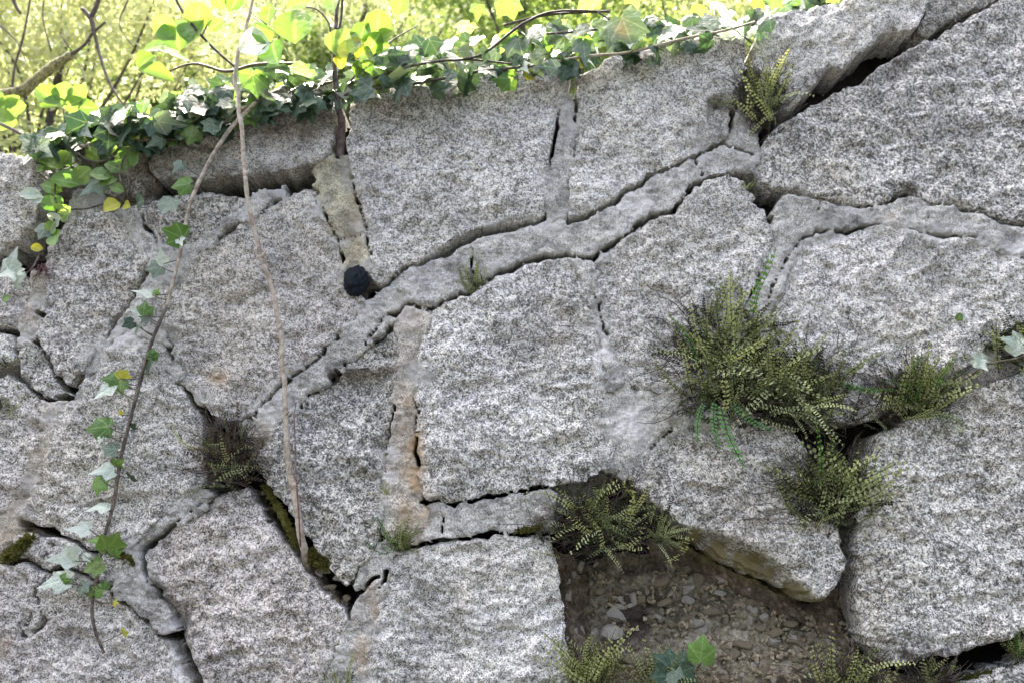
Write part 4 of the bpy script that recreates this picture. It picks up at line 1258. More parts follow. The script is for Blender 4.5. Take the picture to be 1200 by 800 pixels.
def fern(px, py, n, l0, l1, th, spread, mix, label, w0=-.02, seed=0, wide=1.0, jit=None):
    rng = random.Random(seed + int(px * 3 + py))
    t = thing('fern', label, 'fern', vat(px, py, w0), 'spleenwort ferns rooted in the wall joints')
    kinds, wts = list(mix.keys()), list(mix.values())
    n = min(290, int(n * 2.1)) if n > 12 else int(n * 1.5)
    for i in range(n):
        a = th + spread * (rng.uniform(-1, 1) if rng.random() < .55 else rng.gauss(0, .42))
        k = rng.choices(kinds, wts)[0]
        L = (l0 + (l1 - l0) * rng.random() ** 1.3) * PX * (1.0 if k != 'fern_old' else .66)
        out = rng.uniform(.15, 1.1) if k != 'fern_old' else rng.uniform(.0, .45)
        jx, jy = rng.gauss(0, .09) * l1 * wide, rng.gauss(0, .06) * l1
        if jit:
            jx, jy = rng.gauss(0, jit[0]), rng.gauss(0, jit[1])
        pos = vat(px + jx, py + jy, w0 + rng.uniform(0, .02))
        rot = frame(a, out, rng.uniform(-60, 60))
        o = inst('frond', rng.choice(FROND[k]), t, pos, rot, (min(L, 72 * PX) * rng.uniform(.85, 1.2), L, L))
    if n > 100:
        roots('dead_stalks', t, px, py, 130, (l0 + l1) * .6, th, spread, M['twig'], w0 + .015, seed + 200, .6, jit)
    return t


def roots(name, parent, px, py, n, l, th, spread, mat, w0=-.01, seed=0, r=.45, jit=None):
    """a tangle of fine roots as one uncountable part"""
    rng = random.Random(seed)
    g = Geo()
    for i in range(n):
        a = math.radians(th + rng.uniform(-spread, spread))
        L = l * rng.uniform(.4, 1)
        x, y = px + rng.uniform(-.25, .25) * l, py + rng.uniform(-.15, .15) * l
        if jit:
            x, y = px + rng.gauss(0, jit[0]), py + rng.gauss(0, jit[1])
        pts = []
        for k in range(5):
            f = k / 4
            pts.append(at(x + math.cos(a) * L * f + rng.uniform(-.08, .08) * L, y - math.sin(a) * L * f + rng.uniform(-.08, .08) * L, w0 + .03 * math.sin(f * 2.6) * rng.uniform(.2, 1.3)))
        g.add(tube_geo(spline(pts, 2), [r * PX, r * PX * .5], 4))
    o = g.build(name, mat, parent)
    o['kind'] = 'stuff'
    return o


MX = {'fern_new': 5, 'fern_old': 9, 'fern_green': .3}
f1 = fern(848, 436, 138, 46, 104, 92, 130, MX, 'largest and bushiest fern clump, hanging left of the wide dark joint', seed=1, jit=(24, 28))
for (x, y, th, L) in ((845, 470, -96, 84), (838, 468, -110, 62), (856, 470, -60, 60), (826, 470, -125, 52)):
    inst('frond', FROND['fern_green'][0], f1, vat(x, y, .03), frame(th, .12, 0), (L * PX * 1.6, L * PX, L * PX))
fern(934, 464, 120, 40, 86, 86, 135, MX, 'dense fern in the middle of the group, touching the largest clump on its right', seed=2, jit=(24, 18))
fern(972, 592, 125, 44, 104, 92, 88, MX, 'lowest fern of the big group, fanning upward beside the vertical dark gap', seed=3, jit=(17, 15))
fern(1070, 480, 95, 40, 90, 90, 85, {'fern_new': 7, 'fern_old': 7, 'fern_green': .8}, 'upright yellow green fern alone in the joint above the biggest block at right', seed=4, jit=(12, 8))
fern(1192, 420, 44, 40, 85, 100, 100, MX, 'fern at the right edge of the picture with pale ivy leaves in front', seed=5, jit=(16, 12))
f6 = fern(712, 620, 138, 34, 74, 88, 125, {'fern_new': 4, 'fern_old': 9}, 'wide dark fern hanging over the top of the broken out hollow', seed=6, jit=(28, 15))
roots('root_tangle', f6, 780, 635, 14, 34, -80, 30, M['root'], -.02, 6)
fern(770, 632, 16, 22, 44, 40, 90, {'fern_new': 6, 'fern_old': 1}, 'small bright fern under the point of the leaning block above the hollow', seed=7)
fern(893, 130, 60, 30, 76, 90, 66, {'fern_new': 4, 'fern_old': 5}, 'tall narrow fern in the deep joint high up near the wall top', seed=8, jit=(10, 13))
fern(560, 342, 16, 22, 50, 108, 50, {'fern_new': 4, 'fern_old': 2}, 'small single fern tuft growing from the middle of the long diagonal mortar band', seed=9)
f10 = fern(270, 540, 75, 28, 60, 80, 130, {'fern_new': 4, 'fern_old': 8, 'fern_dry': 4}, 'half withered brown fern with a black root tangle left of the bare stem', seed=10, jit=(12, 14))
roots('root_tangle', f10, 270, 530, 46, 64, 80, 80, M['root'], -.01, 10)
fern(468, 642, 34, 18, 44, 85, 80, {'fern_new': 5, 'fern_old': 1, 'fern_green': 1}, 'small bright fern at the foot of the orange stained mortar strip', seed=11)
fern(452, 580, 9, 12, 26, 90, 60, {'fern_new': 4, 'fern_old': 2}, 'tiny fern sprig halfway down the left side of the orange stained mortar strip', seed=12)
fern(4, 428, 14, 16, 32, 70, 90, MX, 'small fern at the left edge, upper one of the two there', seed=13)
fern(-2, 486, 22, 22, 44, 70, 100, MX, 'small fern at the left edge, lower one of the two there', seed=14)
fern(1196, 768, 40, 22, 44, 110, 80, {'fern_old': 3, 'fern_new': 3, 'fern_green': 2}, 'low bushy fern at the right edge in the joint under the biggest block', seed=15)
fern(690, 802, 46, 36, 84, 80, 70, {'fern_new': 8, 'fern_old': 2}, 'yellow green fern at the lower left of the hollow beside the block edge', -.01, seed=16)
fern(768, 810, 34, 30, 66, 90, 70, {'fern_new': 6, 'fern_old': 3}, 'low fern at the bottom of the hollow next to the dark green ivy leaves', -.02, seed=17)
fern(992, 812, 60, 36, 80, 90, 75, {'fern_new': 6, 'fern_old': 4}, 'loose fern with bead like fronds under the left corner of the biggest block', -.01, seed=18, wide=1.5)
fern(1090, 804, 60, 24, 54, 90, 80, {'fern_new': 3, 'fern_old': 6}, 'dark ragged fern in the shaded joint under the middle of the biggest block', -.03, seed=19, wide=2)
fern(402, 818, 14, 26, 56, 90, 40, {'fern_new': 5, 'fern_old': 2}, 'fern sprig at the bottom edge between the two lowest middle blocks', seed=20)
fern(104, 424, 8, 10, 18, 90, 90, {'fern_new': 2, 'fern_dry': 3}, 'tiny dry fern tuft in the joint left of the hanging ivy shoot', seed=21)
fern(208, 450, 10, 10, 22, 90, 90, {'fern_dry': 5, 'fern_new': 1}, 'tiny brown fern tuft in the joint right of the hanging ivy shoot', seed=22)
fern(876, 222, 8, 10, 18, 80, 90, {'fern_new': 3, 'fern_green': 2}, 'tiny light green fern tuft where four joints meet below the top fern', -.005, seed=23)
fern(640, 818, 12, 22, 46, 80, 60, {'fern_new': 5}, 'pale fern sprig at the bottom edge in front of the lower middle block', .01, seed=24)


# ------------------------------------------------------------------ ivy
def ivy_thing(label, x, y, cat='ivy', name='ivy', wd=.0):
    return thing(name, label, cat, vat(x, y, wd))


def put_leaf(parent, me, px, py, size, th, wd=.03, out=.1, roll=0, name='leaf'):
    """leaf tip points along th, its middle sits on the pixel"""
    m = frame(th, out, roll)
    L = size * PX
    y = m.col[1]
    p = vat(px, py, wd) - Vector(y) * L * .45
    return inst(name, me, parent, p, m, L), p


rng = random.Random(21)
segs = [(36, 150, 75, 'ivy trailing over the low left end of the wall top'),
        (150, 405, 200, 'thick dark ivy on the wall top behind the two leafy saplings'),
        (405, 650, 150, 'dark ivy along the wall top between the purple stem and the big blotched leaf'),
        (650, 985, 145, 'ivy thinning out along the wall top to the right of the big blotched leaf')]
tops = []
for x0, x1, n, lab in segs:
    t = ivy_thing(lab, (x0 + x1) / 2, float(top_y((x0 + x1) / 2)))
    tops.append(t)
    for i in range(n):
        x = rng.uniform(x0, x1)
        thick = np.interp(x, [36, 150, 230, 330, 420, 560, 720, 905, 985], [16, 36, 46, 46, 38, 46, 42, 22, 9])
        y = float(top_y(x)) + np.interp(x, [36, 300, 400, 500, 720, 905, 985], [-14, -6, -14, -28, -20, -8, -4]) + thick * rng.uniform(-.62, .55)
        wd = rng.uniform(-.10, .09)
        if x > 780:
            wd = rng.uniform(-.14, .03 if x < 880 else -.05)
        if y > float(top_y(x)) - 6 and x < 900:
            wd = max(wd, .045)
        k = rng.choices(('ivy_dark', 'ivy_grey', 'ivy_green', 'ivy_pale', 'leaf_yellow', 'leaf_lime'), (78, 11, 7, 2, 1, 2))[0]
        # leaves lie like tiles: the blade faces up and out, the tip hangs
        flat = rng.random() < .35
        put_leaf(t, rng.choice(IVY[k]), x, y, rng.uniform(17, 36), -90 + rng.gauss(0, 45), wd, rng.uniform(.9, 3.0) if flat else rng.uniform(-.2, .8), rng.gauss(0, 32))
put_leaf(tops[3], ivy_leaf(M['ivy_spot'], 5, 5, 1.0, True), 735, 36, 46, -75, .12, .15, 10)
put_leaf(tops[2], IVY['leaf_yellow'][1], 543, 33, 26, -130, .10, .3, 15)
put_leaf(tops[3], IVY['ivy_pale'][2], 738, 52, 22, -95, .11, .3, 5)
put_leaf(tops[3], IVY['ivy_pale'][1], 790, 40, 30, -100, .06, .3, 5)
put_leaf(tops[3], IVY['ivy_pale'][0], 845, 12, 34, -80, .06, .4, -20)
for x, y, s, th, k in ((598, 8, 34, -70, 'leaf_lime'), (690, 8, 30, -100, 'leaf_yellow'), (820, 16, 26, -80, 'leaf_yellow'), (905, 4, 26, -100, 'leaf_lime'), (892, 6, 22, -60, 'leaf_yellow'),
                       (745, 4, 30, -80, 'leaf_yellow'), (976, 0, 16, -90, 'leaf_yellow'), (560, 14, 26, -90, 'ivy_green'), (655, 30, 20, -110, 'leaf_yellow')):
    put_leaf(tops[2] if x < 650 else tops[3], rng.choice(IVY[k]), x, y, s, th, -.02, .2, rng.uniform(-20, 20))
# wandering vine stems of the top ivy
pxtube('stem', [(40, 168, -.01), (75, 172, .02), (110, 190, .03), (150, 178, .03), (180, 160, .02)], [2.2, 2, 1.6], M['stem_ivy'], tops[0])
pxtube('stem', [(0, 145, -.05), (30, 160, -.02), (70, 185, .02), (90, 200, .03)], [2.2, 2.2, 1.5], M['twig'], tops[0])
pxtube('stem', [(160, 165, .05), (200, 164, .05), (240, 158, .05), (300, 120, .05), (330, 112, .03), (390, 96, .03)], [1.6, 1.8, 2], M['stem_ivy'], tops[1])
pxtube('stem', [(180, 92, .03), (225, 75, .05), (265, 84, .06), (300, 76, .05), (350, 75, .03)], [1.2, 2, 2.4], M['stem_ivy'], tops[1])
pxtube('stem', [(160, 120, .04), (172, 140, .05), (176, 156, .05), (150, 160, .04)], [1.5, 1.5, 1], M['stem_ivy'], tops[1])
pxtube('stem', [(400, 112, .04), (440, 104, .05), (500, 96, .05), (560, 84, .05), (620, 78, .05), (660, 72, .04)], [2.2, 2, 1.8, 1.4], M['stem_ivy'], tops[2])
pxtube('stem', [(430, 95, .05), (480, 78, .06), (540, 70, .06), (600, 75, .06)], [1.6, 1.8, 1.2], M['stem_ivy'], tops[2])
pxtube('stem', [(500, 72, .05), (560, 66, .07), (610, 30, .05), (650, 14, .03), (715, 14, .03)], [1.4, 1.8, 1.6], M['twig'], tops[2])
pxtube('stem', [(640, 74, .05), (690, 66, .05), (735, 62, .06), (800, 46, .05), (850, 36, .04), (885, 26, .03)], [2.0, 2.0, 1.8, 1.6], M['stem_pale'], tops[3])
pxtube('stem', [(640, 40, .02), (690, 36, .03), (720, 30, .05), (700, 14, .03)], [1.4, 1.6, 1.2], M['twig'], tops[3])
pxtube('stem', [(590, 30, .02), (640, 18, .02), (700, 14, .02), (716, 12, .02)], [1.6, 1.6, 1.2], M['twig'], tops[3])


def hanging(label, path, rad, leaves, mat, name='ivy', cat='ivy shoot'):
    t = ivy_thing(label, path[0][0], path[0][1], cat, name, path[0][2])
    if label.startswith('long thin'):
        pxtube('stem', path[:7], rad[:4], M['stem_pale'], t, 8, 7, .12)
        pxtube('stem', path[6:], rad[4:], M[mat], t, 8, 7, .12)
    else:
        rj = random.Random(4)
        fine = spline(path, 3)
        fine[1:-1, :2] += np.array([[rj.gauss(0, .7), rj.gauss(0, .7)] for _ in fine[1:-1]])
        pxtube('stem', fine.tolist(), rad, M[mat], t, 4, 9, .10)
    P = np.array([(x, y) for x, y, _ in path], float)
    W = [q[2] for q in path]
    for x, y, s, th, k, out, roll in leaves:
        i = int(np.argmin(np.abs(P[:, 1] - y) + .3 * np.abs(P[:, 0] - x)))
        # nearest point on the stem
        best, bp = 1e9, None
        for a in range(len(P) - 1):
            d = P[a + 1] - P[a]
            u = max(0, min(1, np.dot(np.array([x, y]) - P[a], d) / (d @ d)))
            q = P[a] + d * u
            if np.hypot(*(q - (x, y))) < best:
                best, bp = np.hypot(*(q - (x, y))), (*q, W[a] + (W[a + 1] - W[a]) * u)
        wl = bp[2] + .012
        src = OVAL if k.startswith('o:') else IVY
        kk = k[2:] if k.startswith('o:') else k
        o, p0 = put_leaf(t, rng.choice(src[kk]), x, y, s * (.76 if label.startswith('long thin') else 1), th, wl, out, roll + rng.uniform(-15, 15))
        b = Vector(at(bp[0], bp[1], bp[2]))
        if (p0 - b).length > .006:
            mid = (p0 + b) / 2 + N3 * .006 - V3 * .003
            mesh_obj('petiole', *tube_geo(spline([b, mid, p0], 3), [.7 * PX, .5 * PX], 5), M['stem_ivy'], t)
    return t


hanging('long thin ivy shoot hanging down the left part with pale small leaves',
        [(300, 120, .05), (271, 150, .06), (245, 190, .06), (223, 238, .06), (215, 278, .06), (205, 322, .05), (195, 360, .05), (178, 400, .05), (166, 440, .05), (153, 490, .045), (141, 540, .04),
         (133, 590, .04), (122, 630, .04), (114, 672, .04), (108, 712, .035), (112, 740, .03), (122, 765, .028)], [2.8, 2.6, 2.2, 2.0, 2.0, 2.2, 2.2, 2.0, 1.6],
        [(212, 216, 30, 190, 'ivy_green', .3, 10), (223, 158, 34, -100, 'leaf_lime', .2, 0), (196, 243, 34, -110, 'ivy_grey', .2, 10), (208, 196, 24, -120, 'ivy_grey', .3, 0),
         (203, 274, 36, 160, 'ivy_green', .3, -10), (212, 284, 22, -60, 'ivy_pale', .3, 0), (190, 300, 28, 100, 'ivy_pale', .3, 0), (180, 314, 28, 195, 'ivy_grey', .3, 10),
         (166, 344, 34, 185, 'ivy_pale', .8, 40), (184, 341, 14, 60, 'ivy_green', .2, 0), (168, 362, 24, 90, 'ivy_green', .3, 0), (158, 366, 22, 175, 'ivy_pale', .8, 30), (150, 380, 18, 215, 'ivy_dark', .3, 0),
         (160, 386, 24, -92, 'ivy_grey', .6, 50), (172, 376, 16, -80, 'ivy_dark', .3, 0), (178, 414, 18, 80, 'ivy_green', .3, 0), (176, 425, 34, -10, 'ivy_dark', 1.2, 20),
         (128, 443, 30, 175, 'ivy_green', .4, 10), (145, 438, 20, 50, 'leaf_yellow', .3, 10), (122, 459, 36, -130, 'ivy_pale', .25, 0), (140, 452, 24, -80, 'ivy_green', .3, 0),
         (115, 500, 34, 185, 'ivy_green', .4, 20), (118, 512, 24, -95, 'ivy_pale', .3, 0), (128, 525, 24, 170, 'ivy_grey', .5, 20), (142, 482, 10, 90, 'leaf_yellow', .2, 0), (157, 498, 16, 20, 'twig_leaf', .3, 0) if False else (157, 498, 16, 20, 'ivy_dark', .8, 30),
         (120, 551, 38, 190, 'ivy_pale', .4, 20), (138, 543, 26, 15, 'ivy_green', .9, 30), (114, 568, 26, -100, 'ivy_green', .3, 0), (155, 558, 18, 5, 'ivy_dark', 1.0, 30), (114, 594, 32, 190, 'ivy_pale', .6, 30),
         (91, 620, 34, 185, 'ivy_pale', .6, 25), (113, 632, 28, 170, 'ivy_green', .4, 20), (132, 635, 34, 60, 'leaf_lime', .2, 10), (73, 653, 44, 190, 'ivy_pale', .3, 10), (84, 648, 26, 110, 'ivy_pale', .3, 0),
         (102, 654, 16, -40, 'ivy_pale', .2, 0), (109, 664, 26, 210, 'leaf_lime', .3, 10), (62, 682, 46, 195, 'ivy_pale', .3, 10), (76, 680, 24, 0, 'ivy_green', .5, 20), (96, 690, 22, -100, 'ivy_grey', .3, 20),
         (118, 690, 24, 20, 'ivy_green', .3, 0), (123, 684, 16, 80, 'ivy_green', .3, 10), (106, 694, 16, -90, 'leaf_lime', .3, 0), (150, 650, 18, 20, 'moss_leaf', .3, 0) if False else (138, 648, 16, 20, 'ivy_green', .8, 20),
         (136, 706, 12, 0, 'leaf_yellow', .5, 0), (147, 741, 18, 0, 'leaf_yellow', .8, 20)], 'stem_ivy')

# slender sapling rooted in the crevice low down, rising to the wall top
hanging('slender sapling with a long bare tan stem and lime green leaves at the top left',
        [(364, 672, -.06), (357, 652, -.01), (352, 622, .015), (345, 580, .026), (338, 540, .028), (335, 480, .030), (331, 430, .034), (326, 370, .04), (318, 338, .045), (306, 300, .06), (295, 255, .08), (288, 215, .09), (286, 190, .09),
         (282, 150, .10), (278, 110, .10), (277, 80, .10), (283, 50, .10), (292, 18, .10), (300, -30, .10)], [4.2, 4.4, 3.8, 3.2, 3.0, 2.8, 2.8, 2.8, 2.7, 2.6, 2.2, 1.8],
        [(345, 32, 50, 92, 'o:leaf_lime', .2, 10), (315, 18, 28, 80, 'o:leaf_lime', .2, -10), (322, 62, 46, -70, 'o:ivy_green', .3, 10), (300, 52, 40, 200, 'o:ivy_pale', .3, 10), (308, 40, 34, 120, 'o:ivy_green', .4, 10)],
        'stem_pale', 'sapling', 'sapling')
sap = bpy.data.objects['sapling']
pxtube('rootlet', [(352, 640, .02), (350, 600, .045), (347, 560, .05), (346, 520, .04), (345, 490, .03), (347, 470, .02)], [1.0, .9, .6], M['root_red'], sap)
for nx_, ny_, nw_ in ((343, 570, .027), (334, 486, .03), (327, 384, .04), (307, 300, .06), (287, 205, .09)):
    pxtube('bud', [(nx_ - 1, ny_ + 2, nw_), (nx_ + 2, ny_ - 2, nw_ + .004), (nx_ + 5, ny_ - 6, nw_ + .004)], [2.6, 2.2, .6], M['stem_pale'], sap, 3)
pxtube('branch', [(277, 80, .10), (256, 62, .10), (236, 42, .10), (214, 14, .10), (200, -14, .10)], [1.8, 1.6, 1.8, 1.6], M['twig'], sap)
pxtube('branch', [(236, 44, .10), (244, 24, .09), (240, 8, .08)], [1.0, .8], M['twig'], sap)
for x, y, s, th, k, out, roll in ((185, 90, 44, 175, 'leaf_lime', .5, 30), (206, 67, 40, 185, 'leaf_lime', .9, 40), (207, 42, 46, 100, 'leaf_lime', .2, 10), (226, 36, 40, 75, 'leaf_lime', .2, -15), (195, 34, 36, 140, 'leaf_lime', .4, -10),
                                  (184, 54, 30, 200, 'leaf_lime', .4, 20), (172, 70, 26, 230, 'leaf_lime', .4, 0), (232, 22, 38, 80, 'leaf_lime', .3, 20), (252, 30, 24, 40, 'ivy_green', .3, 0), (240, 58, 24, -60, 'leaf_lime', .4, 20),
                                  (275, 4, 30, 60, 'leaf_lime', .2, 0), (168, 122, 24, -90, 'leaf_lime', .4, 10), (256, 2, 26, 120, 'leaf_lime', .2, 0)):
    put_leaf(sap, rng.choice(OVAL[k]), x, y, s, th, .10, out, roll)

sap2 = hanging('dark purple stemmed sapling with lime leaves rooted in the top joint between two blocks',
               [(399, 186, -.02), (400, 150, .0), (397, 126, .03), (393, 100, .05), (392, 60, .06), (394, 30, .06), (397, -30, .06)], [6.5, 5, 3.6, 3.2, 2.8, 2.4],
               [(403, 52, 46, 75, 'o:leaf_lime', .2, 15), (412, 58, 36, 110, 'o:leaf_yellow', .2, -10), (390, 4, 30, -80, 'o:leaf_lime', .2, 0)], 'stem_purple', 'sapling', 'sapling')
pxtube('branch', [(400, 122, .03), (408, 100, .05), (422, 82, .06), (440, 64, .06), (462, 46, .05), (490, 30, .03)], [1.6, 1.4, 1.2, .8], M['stem_purple'], sap2)
pxtube('branch', [(388, 62, .06), (386, 30, .06), (372, 12, .06), (354, 8, .06)], [1.4, 1.2, .8], M['stem_purple'], sap2)
pxtube('branch', [(396, 40, .06), (400, 20, .05), (402, -20, .04)], [2.0, 1.8, 1.6], M['twig'], sap2)
for x, y, s, th, k, out, roll in ((442, 32, 40, 80, 'leaf_lime', .3, 20), (424, 42, 36, 70, 'leaf_lime', .2, -20), (429, 66, 30, -40, 'leaf_lime', .4, 20), (426, 84, 30, 40, 'leaf_lime', .6, 20), (437, 52, 36, 40, 'ivy_green', .8, 30),
                                  (450, 44, 26, 20, 'leaf_lime', .4, 0), (448, 56, 26, -20, 'leaf_herb', .5, 20), (400, 72, 20, -90, 'leaf_yellow', .4, 0), (468, 6, 32, 80, 'leaf_lime', .2, 0), (350, 4, 32, 200, 'leaf_lime', .2, 10),
                                  (362, 22, 24, -80, 'leaf_lime', .2, 10)):
    put_leaf(sap2, rng.choice(OVAL[k]), x, y, s, th, .07, out, roll)


def herb(label, base, stems, leaves, cat='plant'):
    t = thing('small_plant', label, cat, vat(*base))
    for s in stems:
        pxtube('stem', s, [1.3, 1.1, .9], M['stem_ivy'], t, 5, 5)
    for x, y, s, th, k, out, roll, src in leaves:
        put_leaf(t, rng.choice((OVAL if src else IVY)[k]), x, y, s, th, .05, out, roll)
    return t


hp = herb('leafy trailing herb with small pale green leaves at the left end below the wall top', (50, 300, .0),
          [[(50, 300, .0), (54, 280, .04), (66, 250, .05), (64, 225, .05), (70, 200, .04), (90, 190, .03)], [(62, 255, .05), (82, 246, .03), (105, 244, .02), (140, 230, .02), (160, 205, .02), (175, 182, .03)]],
          [(38, 230, 26, 190, 'ivy_pale', .5, 20, 1), (47, 236, 20, 200, 'ivy_pale', .5, 20, 1), (62, 238, 26, 110, 'ivy_green', .4, 10, 1), (62, 220, 26, 160, 'leaf_herb', .5, 20, 1), (78, 212, 34, 170, 'ivy_green', .7, 30, 1),
           (95, 206, 30, 20, 'leaf_herb', .7, 30, 1), (73, 249, 24, 10, 'leaf_herb', .8, 30, 1), (65, 257, 24, 15, 'ivy_pale', .8, 30, 1), (50, 272, 22, -110, 'ivy_grey', .3, 0, 0), (65, 278, 26, -70, 'ivy_green', .3, 20, 1),
           (62, 192, 34, 180, 'leaf_lime', .8, 30, 1), (55, 198, 22, 200, 'leaf_herb', .8, 30, 1), (78, 186, 26, 20, 'leaf_herb', .8, 30, 1), (44, 291, 14, 180, 'leaf_yellow', .4, 0, 1), (60, 268, 20, 50, 'leaf_herb', .4, 0, 1)])
roots('root_tangle', hp, 50, 312, 26, 26, -90, 80, M['root_red'], .0, 31)
herb('small upright plant with yellowing lower leaves on the mortar below the wall top', (146, 234, .0),
     [[(148, 238, .0), (146, 222, .04), (140, 205, .05), (144, 188, .05), (155, 176, .05)], [(148, 236, .0), (152, 220, .04), (150, 200, .05), (148, 186, .05)]],
     [(146, 188, 30, 80, 'leaf_lime', .4, 10, 1), (152, 184, 26, 40, 'leaf_lime', .5, 20, 1), (135, 196, 24, 160, 'leaf_lime', .5, 20, 1), (120, 206, 26, 190, 'leaf_herb', .5, 20, 1), (128, 212, 22, 210, 'leaf_lime', .5, 20, 1),
      (132, 241, 22, 215, 'leaf_yellow', .5, 10, 1), (149, 241, 16, -30, 'leaf_yellow', .5, 10, 1), (165, 237, 26, -10, 'ivy_grey', .9, 20, 1), (108, 220, 30, 220, 'ivy_grey', .4, 0, 0), (138, 222, 18, 170, 'leaf_herb', .5, 10, 1)])
herb('two white ivy leaves at the left edge under the first block', (30, 322, .0), [[(46, 300, .0), (36, 316, .03), (16, 330, .03)]],
     [(14, 304, 34, 75, 'ivy_pale', .3, 0, 0), (10, 320, 30, 200, 'ivy_pale', .6, 20, 0), (22, 328, 26, 10, 'ivy_pale', .8, 20, 0), (6, 350, 12, 20, 'ivy_green', .5, 0, 1)], 'ivy')
herb('pale ivy sprig with three leaves at the right edge beside the fern', (1160, 432, .0), [[(1135, 440, .0), (1160, 426, .04), (1190, 420, .05), (1215, 412, .05)]],
     [(1145, 420, 28, 160, 'ivy_pale', .4, 0, 0), (1150, 428, 20, -60, 'ivy_pale', .4, 10, 0), (1186, 399, 34, 170, 'ivy_pale', .4, 0, 0), (1198, 408, 30, -30, 'ivy_pale', .5, 10, 0), (1124, 372, 12, 60, 'leaf_lime', .3, 0, 1)], 'ivy')
herb('dark green ivy seedling with one bright leaf at the bottom of the hollow', (800, 812, -.05), [[(800, 814, -.05), (810, 795, .0), (822, 775, .03)], [(800, 814, -.05), (792, 800, .0), (785, 785, .03)]],
     [(823, 760, 28, 80, 'ivy_green', .2, 0, 0), (781, 778, 30, 140, 'ivy_dark', .3, 10, 0), (798, 779, 28, 60, 'ivy_dark', .3, 10, 0), (788, 796, 28, -90, 'ivy_grey', .3, 10, 0), (806, 794, 26, -20, 'ivy_dark', .4, 10, 0), (772, 792, 24, 180, 'ivy_dark', .4, 10, 0)], 'ivy')


# ------------------------------------------------------------------ moss, weep hole plug
def moss(name, label, pts, r, seed, n=260):
    """a cushion of short upright shoots along a line of (px, py, w)"""
    rg = random.Random(seed)
    P = spline([at(*p) for p in pts], 8)
    V, F = [], []
    g = Geo()
    core = tube_geo(P, [r * PX * .5, r * PX * .8, r * PX * .55], 7, .25)
    g.add(core)
    for i in range(n):
        p = P[rg.randrange(len(P))]
        d = np.array([rg.gauss(0, 1), rg.gauss(0, 1), rg.gauss(0, 1)])
        d /= np.linalg.norm(d)
        if d @ NV < -.2:
            d = -d
        d = d + np.array([0, -.2, .5])
        d /= np.linalg.norm(d)
        a = p + d * r * PX * .45
        L = r * PX * rg.uniform(.5, .95)
        s = np.cross(d, [rg.gauss(0, 1), rg.gauss(0, 1), rg.gauss(0, 1)])
        s = s / np.linalg.norm(s) * r * PX * .16
        g.add(([a - s, a + s, a + d * L + s * .4, a + d * L - s * .4], [(0, 1, 2, 3)]))
    o = g.build(name, M['moss'], None, None, False)
    o['label'] = label
    o['category'] = 'moss'
    o['kind'] = 'stuff'
    return o


moss('moss', 'short thick strip of yellow moss on stained mortar at the lower left edge', [(8, 655, .0), (20, 646, .004), (36, 632, .0)], 9, 1, 380)
moss('moss', 'moss filling the dark crevice along the foot of the bare tan stem', [(312, 572, -.03), (326, 594, -.03), (338, 618, -.03), (348, 640, -.03)], 6.5, 2, 420)
moss('moss', 'bright yellow moss cushion just below the foot of the bare tan stem', [(366, 652, -.02), (378, 658, -.016), (386, 660, -.02)], 11, 3, 420)
moss('moss', 'small moss streak in the joint right of the hanging ivy shoot near its lower end', [(138, 652, .0), (150, 652, .002), (157, 662, .0)], 4, 4, 160)
moss('moss', 'thin green moss along the shaded joint at the lower right corner', [(1120, 800, -.03), (1160, 792, -.02), (1205, 780, -.02)], 8, 5, 420)
moss('moss', 'rusty moss pad beside the upper left corner of the hollow', [(606, 622, -.006), (622, 620, -.004), (636, 616, -.006)], 5, 6, 160)


def plug():
    import bmesh
    bm = bmesh.new()
    bmesh.ops.create_icosphere(bm, subdivisions=4, radius=1)
    for v in bm.verts:
        n = v.co.normalized()
        a = np.array([n.x * 2.2 + 5]), np.array([n.y * 2.2 + n.z * 1.7])
        k = float(fbm(a[0], a[1], 41, 3)[0])
        c1, c2, ci = cells(a[0] * 1.3, a[1] * 1.3 + n.z, 43)
        v.co *= 1 + .10 * k + .42 * float((np.sqrt(np.clip(c2 - c1, 0, 1)) - .5)[0]) * (.6 + .4 * float(ci[0]))
    me = bpy.data.meshes.new('plug')
    bm.to_mesh(me)
    bm.free()
    me.shade_smooth()
    me.materials.append(M['tar'])
    o = bpy.data.objects.new('weep_hole_plug', me)
    COL.objects.link(o)
    m = (Matrix((UV_, VV, NV)).transposed() @ Matrix.Rotation(math.radians(-12), 3, 'Z')).to_4x4() @ Matrix.Diagonal((15.5 * PX, 19 * PX, 11 * PX, 1))
    m.translation = vat(416.5, 329, .010)
    o.matrix_world = m
    o['label'] = 'black crumpled lump at the lower end of the yellowish mortar strip'
    o['category'] = 'plug'


plug()


